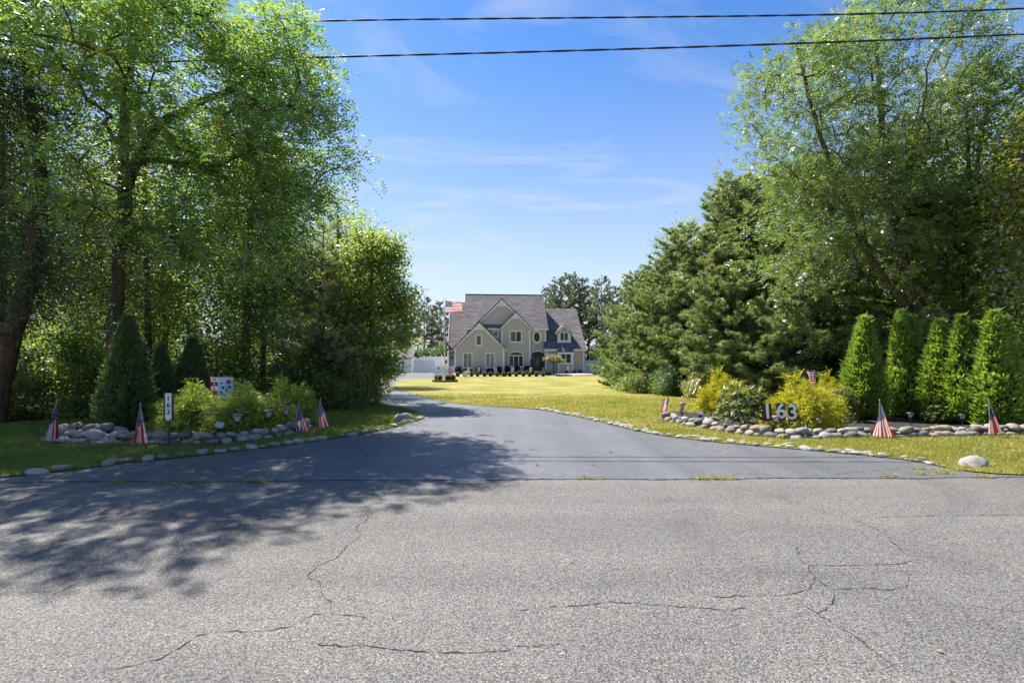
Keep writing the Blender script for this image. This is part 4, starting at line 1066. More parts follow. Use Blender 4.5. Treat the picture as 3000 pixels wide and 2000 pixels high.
# fallen leaves
n = 420; c = np.column_stack([r.uniform(-13, 13.5, n), r.uniform(6.7, 12.5, n), np.zeros(n)]); keep = inpoly(c[:,:2], LLp) | inpoly(c[:,:2], LRp) | (r.rand(n) < .22)
c = c[keep]; n = len(c); c[:,2] = np.where(inpoly(c[:,:2], LLp) | inpoly(c[:,:2], LRp), .05 + .02*r.rand(n), .016)
Vl = leaf_quads(c, rdirs(r,n)*np.array([1,1,.25]), np.array([0,0,1.0]) + rdirs(r,n)*.4, r.uniform(.05,.11,n), r.uniform(.03,.06,n), .3)
x, y = gp(2765, 1914); x2, y2 = gp(165, 1318)
c2 = np.array([[x,y,.012],[x2,y2,.06],[x2+.05,y2+.03,.07],[gp(605,1497)[0],gp(605,1497)[1],.012],[gp(1050,1466)[0],gp(1050,1466)[1],.012]])
Vl2 = leaf_quads(c2, rdirs(r,5)*np.array([1,1,.1]), np.tile(np.array([[0,0,1.0]]),(5,1)), np.array([.035,.16,.13,.05,.04]), np.array([.025,.10,.09,.03,.025]), .2)
tag(link('fallen_leaves', quads('fallen_leaves', np.concatenate([Vl, Vl2]), M['dry'])), 'scattered dry brown leaves on the grass and road', 'leaves', kind='stuff')

# ------------------------------------------------------------------ text
def text_mesh(s, size, mat, bold=0.0, depth=.002):
    cu = bpy.data.curves.new('text', 'FONT'); cu.body = s; cu.size = size; cu.offset = bold; cu.extrude = depth
    cu.align_x = 'CENTER'; cu.align_y = 'CENTER'
    o = bpy.data.objects.new('text', cu); COL.objects.link(o); bpy.context.view_layer.update()
    me = bpy.data.meshes.new_from_object(o.evaluated_get(bpy.context.evaluated_depsgraph_get()))
    bpy.data.objects.remove(o); me.materials.clear(); me.materials.append(mat); me.transform(Matrix.Rotation(R(90), 4, 'X'))
    return me

# ------------------------------------------------------------------ small flags on sticks
def flag_cloth(name, fn, nu, nv, mat, parent):
    V, Fq, UV = [], [], []
    for i in range(nu+1):
        for j in range(nv+1): V.append(fn(i/nu, j/nv)); UV.append((i/nu, j/nv))
    for i in range(nu):
        for j in range(nv): Fq.append((i*(nv+1)+j, (i+1)*(nv+1)+j, (i+1)*(nv+1)+j+1, i*(nv+1)+j+1))
    me = np_mesh(name, V, Fq, mat, True)
    uvl = me.uv_layers.new(name='UVMap')
    for lp in me.loops: uvl.data[lp.index].uv = UV[lp.vertex_index]
    return link(name, me, parent)
def stick_flag(base, top, bl, br, label, seed, folds=3, depth=.05):
    """flag hanging limp from the top of a leaning stick: the union on top, stripes running down"""
    rr_ = random.Random(seed); b = Vector(base); T = Vector(top)-b; BL = Vector(bl)-b; BR = Vector(br)-b
    e = empty('stick_flag', base, label=label, cat='flag', group=None)
    MB().tube([(0,0,-.04), tuple(T*.5), tuple(T)], .0055, 6).build('stick', M['wood'], e)
    MB().lathe([(.004,0),(.011,.008),(.008,.03),(.001,.045)], 8, tuple(T)).build('finial', M['steel'], e, True)
    T0 = T - Vector((0,0,.012)) + Vector((.012,-.008,0)); T1 = T*.66 + Vector((.006,-.008,0)); ph = rr_.uniform(0, 6)
    def fn(u, v):
        v_ = 1 - v
        top_ = T1.lerp(T0, v_); bot = BL.lerp(BR, v_)
        p = top_.lerp(bot, u ** .92); w = u ** .7
        return tuple(p + Vector((.012*w*math.sin(9*v_+ph), depth*w*math.sin(folds*2*math.pi*v_+ph) , -.02*w*math.sin(math.pi*v_) + .012*w*math.sin(6*v_+ph))))
    flag_cloth('cloth', fn, 22, 30, M['flag_draped'], e)
def sflag(bpx, tpx, blpx, brpx, label, seed, **kw):
    x, y = gp(*bpx); y -= .3; x = (bpx[0]-1500)/F*y; base = (x, y, gz(y)+.02)
    mid = (blpx[0]+brpx[0])/2; wd = lambda p: (mid + (p[0]-mid)*1.28, p[1])
    stick_flag(base, at(*tpx, y), at(*wd(blpx), y-.03), at(*wd(brpx), y-.03), label, seed, **kw)
sflag((132,1292),(166,1177),(132,1292),(164,1284),'small American flag at the outer end of the left stone border', 1, folds=3)
sflag((388,1303),(412,1186),(396,1296),(424,1294),'small American flag in front of the large dark arborvitae', 2, folds=2.5)
sflag((858,1263),(876,1181),(864,1273),(904,1276),'small American flag beside the path lamps at the stones', 3, folds=2)
sflag((926,1256),(939,1172),(934,1255),(964,1241),'small American flag at the driveway end of the left stone border', 4, folds=2.5)
sflag((2573,1278),(2577,1176),(2557,1271),(2614,1284),'small American flag spread wide in front of the mulch', 5, folds=1.6, depth=.03)
sflag((2904,1276),(2895,1172),(2900,1270),(2935,1264),'small American flag in front of the widest arborvitae', 6, folds=2.6)
x, y = gp(1940, 1228); b = Vector((x, y, .03))
e = empty('stick_flag', b, label='small American flag flying sideways at the lawn tip of the right stone border', cat='flag')
tp = Vector(at(1961,1167,y)) - b
MB().tube([(0,0,-.03), tuple(tp)], .006, 6).build('stick', M['wood'], e)
lp = Vector(at(1943,1170,y)) - b; lb_ = Vector(at(1934,1205,y)) - b; rb = Vector(at(1952,1204,y)) - b
flag_cloth('cloth', lambda u, v: tuple(tp.lerp(lp, u).lerp(rb.lerp(lb_, u), 1-v) + Vector((0,.02*math.sin(u*7),.008*math.sin(u*6)))), 14, 14, M['flag'], e)

# ------------------------------------------------------------------ path lights
def make_lamp(capm, s, lean=0.0, label='', stem_h=.30, cage=False):
    e = empty('path_light', label=label, cat='path light')
    MB().tube([(0,0,-.05),(0,0,stem_h)], [.012,.014], 8).build('stem', M['black'], e)
    MB().lathe([(.018,stem_h-.01),(.032,stem_h+.02),(.036,stem_h+.035)], 14).build('collar', M['black'], e, True)
    lens = MB().lathe([(.034,stem_h+.036),(.042,stem_h+.05),(.062,stem_h+.13),(.066,stem_h+.145)], 16).build('lens', M['lens'], e, True)
    if cage:
        for k in range(4):
            a = k*math.pi/2+.4
            MB().bar((.040*math.cos(a),.040*math.sin(a),stem_h+.036), (.069*math.cos(a),.069*math.sin(a),stem_h+.146), .009, .006).build('rib', M['black'], lens)
    MB().lathe([(.070,stem_h+.144),(.105,stem_h+.150),(.108,stem_h+.158),(.075,stem_h+.188),(.035,stem_h+.2),(.002,stem_h+.203)], 18).build('cap', capm, e, True)
    e.rotation_euler = (0, lean, random.uniform(0,6)); e.scale = (s,)*3
    return e
def lamp_at(px, pbase, ptop, capm, label, lean=0.0, cage=False, group=None):
    x, y = gp(px, pbase); tot = (pbase-ptop)/F*y
    e = make_lamp(capm, 1.0, lean, label, cage=cage); e.location = (x, y, gz(y)+.03)
    k = tot/.503; e.scale = (k*1.05, k*1.05, k)
    return e
lamp_at(692, 1288, 1213, M['cap'], 'mauve-capped path light in front of the welcome flag bush', .06)
lamp_at(784, 1271, 1202, M['cap'], 'pinkish-capped path light between the two rounded green bushes', .05)
lamp_at(836, 1264, 1195, M['cap'], 'dark-capped path light in front of the last green bush', 0)
lamp_at(2000, 1232, 1181, M['cap'], 'tall pale-capped path light at the lawn tip of the right bed', .05)
lamp_at(1995, 1234, 1199, M['black'], 'short black path light beside the tall pale-capped one', -.12, True)
lamp_at(2083, 1238, 1209, M['black'], 'small black path light left of the rhododendron', 0, True)
lamp_at(2273, 1276, 1220, M['cap'], 'wide path light in front of the number plates', 0)
lamp_at(2408, 1275, 1228, M['black'], 'black path light in front of the golden bush', -.18, True)
lamp_at(2480, 1268, 1225, M['black'], 'black path light at the edge of the open mulch', .05, True)
lamp_at(2667, 1258, 1210, M['black'], 'black path light in front of the twin-topped arborvitae', 0, True)
lamp_at(2819, 1260, 1215, M['black'], 'black path light in front of the next to last arborvitae', 0, True)
def spot(px, py, size, label, rz, up=.6):
    x, y = gp(px, py); e = empty('spotlight', (x, y, gz(y)+.05), rz, size, label=label, cat='spotlight')
    MB().tube([(0,0,-.03),(0,0,.10)], .014, 8).build('stake', M['black'], e)
    MB().box(-.05,.05,-.03,.05,.09,.15).build('housing', M['black'], e)
    h = MB().box(-.075,.075,-.008,.008,-.06,.06).build('panel', M['lens'], e); h.location = (0,-.0,.22); h.rotation_euler = (-up, .25, 0)
spot(643, 1284, 1.05, 'tilted solar spotlight at the foot of the welcome flag bush', .2)
spot(2052, 1236, .9, 'solar spotlight on the stones left of the rhododendron', -.2)
x, y = gp(2208, 1258)
e = empty('spotlight', (x, y, .05), .3, label='round black spotlight under the rhododendron', cat='spotlight')
MB().tube([(0,0,-.03),(0,0,.07)], .012, 8).build('stake', M['black'], e)
MB().tube([(0,-.09,.10),(0,-.05,.10),(0,.08,.10)], [.055,.06,.035], 14).build('housing', M['black'], e, True)
MB().tube([(0,-.098,.10),(0,-.092,.10)], .048, 14).build('lens', M['lens'], e)

# ------------------------------------------------------------------ address signs
x, y = gp(495, 1309); hpx = y/F
e = empty('address_post', (x, y, .02), R(8), label='dark post with a tall white panel reading 163', cat='sign')
zt, zb_ = (1309-1153)*hpx, (1309-1235)*hpx; w = 20*hpx
MB().box(-.014,.014,-.012,.012,-.05,zb_+.02).build('stake', M['bronze'], e)
MB().box(-w*.62,w*.5,-.03,.035,zb_,zt).build('case', M['bronze'], e)
pn = MB().box(-w*.36,w*.47,-.036,-.031,zb_+.03,zt-.008).build('panel', M['signwhite'], e)
for k, ch in enumerate('163'):
    link('digit', text_mesh(ch, .125, M['numblack'], .002), pn, (w*.055, -.038, zt-.105-k*.125))
MB().box(-w*.15,w*.2,-.037,-.032,zb_+.006,zb_+.026).build('name_plate', M['signwhite'], e)

for ch, c, dx in (('1',(2244,1185),0),('6',(2284,1184),0),('3',(2318,1189),0)):
    x, y = gp(c[0]+4, 1268); s = y/F; cxm, _, czm = at(c[0], c[1]+ (24 if ch!='3' else 22), y)
    e = empty('number_plate', (x, y, .03), R(random.uniform(-6,6)), label='black plate with white digit %s standing on wire legs' % {'1':'one','6':'six','3':'three'}[ch], cat='sign')
    zc = czm-.03; hw, hh = 12.5*s, 25*s
    pl_ = MB().box(-hw,hw,-.004,.004,-hh,hh).build('plate', M['numblack'], e, loc=(0,0,zc+.02), rot=(0,R(-4),0))
    link('digit', text_mesh(ch, 61*s, M['numwhite'], .007), pl_, (0,-.0075,0))
    for sx in (-1,1):
        MB().tube([(sx*hw*.7, .008, -hh*.2), (sx*hw*.7+.012, .008, -zc-.06)], .005, 6).build('leg', M['steel'], pl_)

# welcome flag
xL, yW = gp(640, 1262); yW = 11.55
p0 = Vector(at(618,1105,yW)); wW = (682-618)/F*yW; hW = 92/F*yW
e = empty('garden_flag', (p0.x, yW, .03), R(4), label='welcome garden flag with stacked letters and flowers above the green bush', cat='flag')
zt = p0.z-.03; zb_ = zt-hW; lw = wW*.30
MB().tube([(-.02,.01,-.05),(-.02,.01,zt+.01),(wW,.01,zt+.01)], .006, 6).build('pole', M['black'], e)
MB().box(lw,wW,-.004,.004,zb_,zt).build('picture_panel', M['c_sky'], e)
rows = [('W','c_white','c_blue'),('E','c_red','c_white'),('L','c_white','c_mauve'),('C','c_orange','c_red'),('O','c_white','c_blue'),('M','c_red','c_white'),('E','c_white','c_blue')]
for i, (ch, bgc, fg) in enumerate(rows):
    z1 = zt - hW*i/7; z0 = zt - hW*(i+1)/7
    o = MB().box(0,lw-.003,-.004,.004,z0+.001,z1).build('letter_panel', M[bgc], e)
    link('letter', text_mesh(ch, hW/7*.95, M[fg], .002), o, (lw*.5,-.0065,(z0+z1)/2))
def disc(parent, cx_, cz_, rad, mat, y_, spikes=0, name='flower'):
    pts = []
    n = spikes*2 if spikes else 14
    for k in range(n):
        a = 2*math.pi*k/n; q = rad*(.45 if spikes and k % 2 else 1); pts.append((cx_+q*math.sin(a), cz_+q*math.cos(a)))
    MB().prism(pts, y_-.001, y_+.001).build(name, mat, parent)
pic = [c for c in e.children if c.name.startswith('picture_panel')][0]
mx = (lw+wW)/2
disc(pic, mx+.07, zt-.11, .085, M['c_red'], -.0065, 9); disc(pic, mx-.09, zt-.145, .03, M['c_red'], -.0065); disc(pic, mx-.09, zt-.145, .016, M['c_sky'], -.0085)
disc(pic, mx-.06, zt-.25, .06, M['c_blue'], -.0065, 5); disc(pic, mx+.09, zt-.24, .06, M['c_blue'], -.0065, 5); disc(pic, mx+.02, zt-.31, .06, M['c_mauve'], -.007, 6)
for dx, dz in ((.0,-.21),(.06,-.20),(-.03,-.26),(.05,-.27),(.10,-.29),(-.01,-.32),(.06,-.33)): disc(pic, mx+dx, zt+dz, .026, M['c_white'], -.0095, 5)
disc(pic, mx-.05, zt-.42, .055, M['c_orange'], -.0065, 6); disc(pic, mx-.1, zt-.36, .05, M['c_green'], -.0065, 5); disc(pic, mx+.08, zt-.5, .07, M['c_mauve'], -.0065, 4)

# limp patriotic garden flag on a hanger behind the golden bush
p = Vector(at(2390,1085,12.6)); q = Vector(at(2336,1088,12.6)); t2 = Vector(at(2360,1085,12.6)); bt = Vector(at(2382,1130,12.6))
e = empty('garden_flag', (p.x, 12.6, .03), label='limp red white and blue garden flag on a wire hanger behind the golden bush', cat='flag'); b = Vector(e.location)
MB().tube([(0,.01,-.05), tuple(p-b+Vector((0,.01,.01))), tuple(q-b+Vector((0,.01,0))), tuple(q-b+Vector((-.03,.01,.02)))], .005, 6).build('hanger', M['steel'], e)
def fn(u, v):
    top_ = (p-b).lerp(t2-b, u); bot = (bt-b) + Vector((.03*(1-u)-.03*u,0,0)); s = 1-v
    return tuple(top_.lerp(bot, s) + Vector((0, .05*math.sin(u*11)*(0.4+s*.6), -.02*math.sin(u*3.1))))
flag_cloth('cloth', fn, 18, 12, M['flag'], e)

# ------------------------------------------------------------------ overhead cables
for pts, Y, rad, lb in [([(-2500,150),(-800,105),(918,60),(1700,53),(2423,45),(2933,30),(4200,-30)], 13.0, .030, 'upper black overhead cable crossing above the driveway'),
                        ([(-2500,290),(-800,230),(548,178),(1100,164),(1658,150),(2350,128),(3000,102),(4200,40)], 11.9, .030, 'lower black overhead cable crossing above the driveway')]:
    q = smooth_line3([at(px, py, Y) for px, py in pts], 2)
    strands = empty('overhead_cable', q[0], label=lb, cat='cable'); b0 = np.array(q[0])
    dense = []
    for a, c in zip(q, q[1:]):
        L = np.linalg.norm(np.array(c)-np.array(a)); k = max(1, int(L/.09)); dense += [tuple(np.array(a)+(np.array(c)-np.array(a))*i/k) for i in range(k)]
    for s in range(2):
        MB().tube([(x-b0[0], y-b0[1]+.010*math.sin(i*.35+s*math.pi), z-b0[2]+.010*math.cos(i*.35+s*math.pi)) for i, (x,y,z) in enumerate(dense)], .015, 5).build('strand', M['wire'], strands, True)

# ------------------------------------------------------------------ the house
TH = R(4.0); HY = 71.0; HB = -0.37
house = empty('house', (0, HY, HB), TH, label='two-storey taupe house with steep gables and grey shingle roof', cat='house')
def hp(cx_, cy_, yl):
    """outline point of the house (enlarged photo crop) on the wall plane at local depth yl -> local x, z"""
    u = (1140 + cx_/3.267 - 1500)/F; v = (HZN - 800 - cy_/3.267)/F
    Y = (yl + HY*math.cos(TH)) / (math.cos(TH) - u*math.sin(TH))
    X = u*Y
    return X*math.cos(TH) + (Y-HY)*math.sin(TH), H + v*Y - HB
def hx(c, yl): return hp(c, 600, yl)[0]
def hz(c, yl, cxr=1176): return hp(cxr, c, yl)[1]
COURSE = .275
def siding(name, poly, y, parent=house, mat=None):
    """level clapboards filling a convex outline (x,z), each proud at its lower edge, over a backing"""
    zs = [p[1] for p in poly]; z0, z1 = min(zs), max(zs); m = MB(); n = len(poly)
    def span(z):
        xs = []
        for (a, za), (b, zb) in zip(poly, poly[1:]+poly[:1]):
            if (za-z)*(zb-z) <= 0 and za != zb: xs.append(a+(b-a)*(z-za)/(zb-za))
            elif za == zb == z: xs += [a, b]
        return (min(xs), max(xs)) if xs else None
    z = z0
    while z < z1 - .02:
        zt_ = min(z + COURSE, z1); a = span(z+1e-5); b = span(zt_-1e-4)
        if a and b:
            m.add([(a[0],y-.04,z),(a[1],y-.04,z),(b[1],y-.002,zt_),(b[0],y-.002,zt_),(a[0],y,z),(a[1],y,z)], [(0,1,2,3),(4,5,1,0)])
        z = zt_
    m.prism(poly, y, y+.12)
    return m.build(name, mat or M['siding'], parent)
def boxp(name, x0, x1, y0, y1, z0, z1, mat, parent=house):
    return MB().box(min(x0,x1), max(x0,x1), y0, y1, min(z0,z1), max(z0,z1)).build(name, mat, parent)
def window(x0, x1, z0, z1, y, cols=1, pane=None, fr=.13, name='window', munt=True, parent=house):
    """frame proud of the siding, sash bars, panes set back inside it, thin brass grille"""
    w = empty(name, (0, 0, 0)); w.parent = parent
    m = MB(); yo, yi = y-.085, y-.03
    m.box(x0,x1,yo,yi,z1-fr,z1); m.box(x0,x1,yo-.004,yi,z0,z0+fr); m.box(x0,x0+fr,yo+.002,yi,z0+fr,z1-fr); m.box(x1-fr,x1,yo+.002,yi,z0+fr,z1-fr)
    iw = (x1-x0-2*fr)/cols
    for k in range(1, cols): xx = x0+fr+iw*k; m.box(xx-.045,xx+.045,yo+.006,yi,z0+fr,z1-fr)
    m.build('frame', M['white'], w)
    boxp('sill', x0-.04, x1+.04, y-.12, y-.02, z0-.05, z0-.002, M['white'], w)
    for k in range(cols):
        a = x0+fr+iw*k+(.045 if k else 0); b = x0+fr+iw*(k+1)-(.045 if k < cols-1 else 0)
        p_ = boxp('pane', a, b, y-.045, y-.035, z0+fr, z1-fr, pane or M['pane'], w)
        if munt:
            g_ = MB(); q = .07
            g_.box(a+q,a+q+.018,y-.052,y-.047,z0+fr,z1-fr); g_.box(b-q-.018,b-q,y-.052,y-.047,z0+fr,z1-fr)
            g_.box(a,b,y-.051,y-.046,z1-fr-q-.018,z1-fr-q); g_.box(a,b,y-.051,y-.046,z0+fr+q,z0+fr+q+.018)
            g_.build('grille', M['steel'], p_)
    return w
def rake(name, apex, ends, y, wid=.36, thick=.14, parent=house):
    """white board following each slope of a gable"""
    for ex, ez in ends:
        d = Vector((ex-apex[0], 0, ez-apex[1])); n_ = Vector((d.z, 0, -d.x)).normalized()
        if n_.z > 0: n_ = -n_
        a, b = Vector((apex[0], 0, apex[1])), Vector((ex, 0, ez))
        drop = wid / abs(n_.z)
        poly = [(a.x, a.z), (b.x, b.z), (b.x, b.z-drop*.62), (a.x, a.z-drop)]
        MB().prism(poly, y-thick, y).build(name, M['white'], parent)
def gable_roof(name, xa, za, half, pitch, y0, y1, t=.16, over=.0, parent=house):
    """two slopes with ridge along y"""
    for sg in (-1, 1):
        MB().slab([(xa, y0, za), (xa+sg*half, y0, za-half*pitch), (xa+sg*half, y1, za-half*pitch), (xa, y1, za)], t).build(name, M['roof'], parent)
def gable_vent(xa, za, w, h, y, parent=house):
    MB().prism([(xa-w,za-h),(xa+w,za-h),(xa,za)], y-.05, y-.026).build('gable_panel', M['white'], parent)
    v = MB().prism([(xa-w*.5,za-h+.1),(xa+w*.5,za-h+.1),(xa,za-h*.38)], y-.06, y-.051).build('gable_vent', M['vinyl'], parent)
    for k in range(3):
        zz_ = za-h+.17+k*.13; ww = w*.5*(1-(zz_-(za-h+.1))/(h*.62-.1))
        MB().box(xa-ww,xa+ww,y-.072,y-.061,zz_,zz_+.03).build('louvre', M['white'], v)
ZG = 0.0
# --- garage gable, in front
yg = 0.0
gx0, gx1 = hx(627, yg), hx(1098, yg); gc = (gx0+gx1)/2
gez = hz(722, yg); gapz = hz(466, yg); half = (gx1-gx0)/2
pitch = 1.02
wall_apex = gapz-.2
siding('garage_wall', [(gx0,ZG),(gx1,ZG),(gx1,wall_apex-half*pitch),(gc,wall_apex),(gx0,wall_apex-half*pitch)], yg)
boxp('garage_side_wall', gx0, gx0+.12, yg+.12, 9, ZG, gez-.15, M['white'])
boxp('garage_side_wall', gx1-.12, gx1, yg+.12, 2.0, ZG, gez-.15, M['siding'])
oh = .42
gable_roof('garage_roof', gc, gapz+.04, half+oh, pitch, yg-.32, 9.0)
rake('rake_board', (gc, gapz-.02), [(gc-half-oh, gapz-.02-(half+oh)*pitch), (gc+half+oh, gapz-.02-(half+oh)*pitch)], yg-.18, .36, .12)
gable_vent(gc, gapz-.45, .72, .72, yg)
for x0, x1 in ((gx0-.03, gx0+.17), (gx1-.17, gx1+.03)): boxp('corner_board', x0, x1, yg-.07, yg-.028, ZG, gez-.12, M['white'])
for cx0, cx1, cz0, cz1, cols, pn_ in ((706,797,908,760,2,'curtain'),(921,1012,908,760,2,'curtain'),(829,888,694,590,1,'pane')):
    window(hx(cx0,yg), hx(cx1,yg), hz(cz0,yg), hz(cz1,yg), yg, cols, M[pn_])
boxp('wall_lamp', gc-.06, gc+.06, -.14, -.026, hz(752,yg), hz(745,yg), M['bronze'])
MB().tube([(gx1+.34,-.12,gez-.28),(gx1+.3,-.12,gez-.42),(gx1+.06,-.09,gez-.62),(gx1+.05,-.09,.1)], .05, 8).build('downspout', M['white'], house)
# --- main block
ym = 2.0
mx0, mx1 = hx(735, ym), hx(1500, ym)
mez = hz(527, ym-.5); eave_y = ym-.5; run = 5.9; ridge_z = mez + run*.985
siding('main_wall', [(mx0,2.5),(mx1,2.5),(mx1,mez-.1),(mx0,mez-.1)], ym)
siding('entry_wall', [(hx(1352,ym),ZG),(mx1,ZG),(mx1,2.5),(hx(1352,ym),2.5)], ym)
boxp('main_side_wall', mx1-.12, mx1, ym+.12, ym+10, ZG, mez, M['siding'])
boxp('main_side_wall', mx0, mx0+.12, ym+.12, ym+10, ZG, mez, M['siding'])
MB().add([(mx1-.06,ym,mez-.1),(mx1-.06,eave_y+run*2,mez-.1),(mx1-.06,eave_y+run,ridge_z-.2)],[(0,1,2)]).build('gable_end', M['siding'], house)
MB().add([(mx0+.06,ym,mez-.1),(mx0+.06,eave_y+run*2,mez-.1),(mx0+.06,eave_y+run,ridge_z-.2)],[(0,1,2)]).build('gable_end', M['siding'], house)
rx0, rx1 = hx(719, eave_y), hx(1524, eave_y)
rf = MB().slab([(rx0,eave_y,mez),(rx1,eave_y,mez),(rx1,eave_y+run,ridge_z),(rx0,eave_y+run,ridge_z)], .16).build('main_roof', M['roof'], house)
MB().slab([(rx0,eave_y+run,ridge_z),(rx1,eave_y+run,ridge_z),(rx1,eave_y+2*run,mez),(rx0,eave_y+2*run,mez)], .16).build('main_roof', M['roof'], house)
MB().tube([(rx0,eave_y+run,ridge_z+.01),(rx1,eave_y+run,ridge_z+.01)], .07, 6).build('ridge_cap', M['roof'], house)
boxp('gutter', rx0, hx(1048,eave_y), eave_y-.1, eave_y+.02, mez-.24, mez-.03, M['white'])
boxp('gutter', hx(1378,eave_y), rx1, eave_y-.1, eave_y+.02, mez-.24, mez-.03, M['white'])
boxp('soffit', rx0, rx1, eave_y+.03, ym-.03, mez-.27, mez-.21, M['white'])
boxp('corner_board', mx1-.17, mx1+.03, ym-.07, ym-.028, hz(672,ym), mez-.27, M['white'])
boxp('corner_board', mx0-.03, mx0+.15, ym-.07, ym-.028, 4.2, mez-.27, M['white'])
window(hx(990,ym), hx(1048,ym), hz(611,ym), hz(555,ym), ym, 1, M['pane'])
# --- tall cross gable rising out of the main roof
yc = 2.12
cxa, cza = hp(1078, 245, yc)
chalf = cza - (mez + (yc-eave_y)*.985) + .05
siding('upper_gable_wall', [(cxa-chalf*.96, cza-.25-chalf*.98), (cxa+chalf*.96, cza-.25-chalf*.98), (cxa, cza-.25)], yc)
gable_roof('upper_gable_roof', cxa, cza+.03, chalf+.35, .985, yc-.28, eave_y+run)
rake('rake_board', (cxa, cza-.02), [(cxa-chalf-.35, cza-.02-(chalf+.35)*.985), (cxa+chalf+.35, cza-.02-(chalf+.35)*.985)], yc-.15, .36, .12)
gable_vent(cxa, cza-.42, .7, .7, yc)
# --- centre bay with arched window
yb = 1.35
bx0, bx1 = hx(1074, yb), hx(1349, yb); bc = (bx0+bx1)/2; bh = (bx1-bx0)/2
bapz = hz(368, yb); bez = bapz-.25-bh*1.02
siding('bay_wall', [(bx0,ZG),(bx1,ZG),(bx1,bez),(bc,bapz-.2),(bx0,bez)], yb)
boxp('bay_side_wall', bx0, bx0+.1, yb+.12, ym+.1, ZG, bez, M['siding']); boxp('bay_side_wall', bx1-.1, bx1, yb+.12, ym+.1, ZG, bez, M['siding'])
gable_roof('bay_roof', bc, bapz+.04, bh+.45, 1.02, yb-.32, ym+4.0)
rake('rake_board', (bc, bapz-.02), [(bc-bh-.45, bapz-.02-(bh+.45)*1.02), (bc+bh+.45, bapz-.02-(bh+.45)*1.02)], yb-.18, .36, .12)
gable_vent(bc, bapz-.45, .62, .62, yb)
for x0, x1 in ((bx0-.03, bx0+.17), (bx1-.17, bx1+.03)): boxp('corner_board', x0, x1, yb-.07, yb-.028, ZG, bez-.25, M['white'])
window(hx(1155,yb), hx(1270,yb), hz(662,yb), hz(551,yb), yb, 2, M['pane'])
def arc(cx_, rz_w, z0, rise, n=14):
    return [(cx_ + rz_w*math.cos(math.pi*k/n), z0 + rise*math.sin(math.pi*k/n)) for k in range(n+1)]
def arch_frame(name, xc, hw, z0, zs, rise, y, fr, mat, parent, depth=.085):
    outer = [(xc+hw, z0)] + arc(xc, hw, zs, rise) + [(xc-hw, z0)]
    inner = [(xc+hw-fr, z0)] + arc(xc, hw-fr, zs, rise-fr) + [(xc-hw+fr, z0)]
    m = MB()
    for (a, b), (c, d) in zip(zip(outer, outer[1:]), zip(inner, inner[1:])): m.prism([a, b, d, c], y-depth, y-.03)
    return m.build(name, mat, parent)
ax0, ax1 = hx(1143,yb), hx(1287,yb); axc, ahw = (ax0+ax1)/2, (ax1-ax0)/2; az0, az1 = hz(895,yb), hz(748,yb); azs = hz(786,yb)
wv = empty('arched_window'); wv.parent = house
arch_frame('frame', axc, ahw, az0, azs, az1-azs, yb, .13, M['white'], wv)
boxp('sill', ax0-.04, ax1+.04, yb-.12, yb-.02, az0-.1, az0-.002, M['white'], wv)
m = MB(); m.box(ax0+.13,ax1-.13,yb-.08,yb-.03,azs-.1,azs+.02); m.box(ax0+.13,ax1-.13,yb-.079,yb-.03,az0,az0+.1)
for k in (-1, 1): xx = axc + k*ahw*.34; m.box(xx-.05,xx+.05,yb-.078,yb-.03,az0+.1,azs-.1)
m.build('sash_bars', M['white'], wv)
for a, b in ((ax0+.13,axc-ahw*.34-.05),(axc-ahw*.34+.05,axc+ahw*.34-.05),(axc+ahw*.34+.05,ax1-.13)): boxp('pane', a, b, yb-.045, yb-.035, az0+.1, azs-.1, M['pane'], wv)
fan = MB().prism(arc(axc, ahw-.13, azs+.02, az1-azs-.15), yb-.045, yb-.035).build('fan_pane', M['pane'], wv)
m = MB()
for k in range(1, 6): t = math.pi*k/6; m.bar((axc, yb-.05, azs+.02), (axc+(ahw-.13)*math.cos(t), yb-.05, azs+.02+(az1-azs-.15)*math.sin(t)), .022, .01, (0,1,0))
m.build('sunburst_bars', M['steel'], fan)
# --- entry: oval window, arched door surround
oc = hp(1414, 611, ym); orx = (hx(1457,ym)-hx(1371,ym))/2; orz = (hz(550,ym)-hz(670,ym))/2
wv = empty('oval_window'); wv.parent = house
def ell(k, n, f=1): a = 2*math.pi*k/n; return (oc[0]+orx*f*math.cos(a), oc[1]+(orz-orx*(1-f))*math.sin(a)) if f < 1 else (oc[0]+orx*math.cos(a), oc[1]+orz*math.sin(a))
m = MB()
for k in range(28): m.prism([ell(k,28), ell(k+1,28), ell(k+1,28,.68), ell(k,28,.68)], ym-.09, ym-.03)
m.build('frame', M['white'], wv)
MB().prism([ell(k,28,.68) for k in range(28)], ym-.045, ym-.035).build('pane', M['pane'], wv)
boxp('porch_lamp', oc[0]-.1, oc[0]+.1, ym-.16, ym-.026, hz(698,ym), hz(690,ym), M['bronze'])
dx0, dx1 = hx(1354,ym), hx(1492,ym); dxc, dhw = (dx0+dx1)/2, (dx1-dx0)/2; dz0 = .42; dzt = hz(742,ym); dzs = hz(776,ym)
dr = empty('entry_door'); dr.parent = house
arch_frame('surround', dxc, dhw, dz0, dzs, dzt-dzs, ym, .12, M['white'], dr, .11)
MB().prism([(dx0+.12,dz0),(dx1-.12,dz0)] + arc(dxc, dhw-.12, dzs, dzt-dzs-.12), ym-.05, ym-.027).build('door_frame', M['navy'], dr)
MB().prism(arc(dxc, dhw-.26, dzs-.08, dzt-dzs-.2), ym-.06, ym-.051).build('fan_pane', M['pane'], dr)
boxp('door_leaf', dxc-.5, dxc+.5, ym-.075, ym-.051, dz0+.02, dzs-.18, M['navy'], dr)
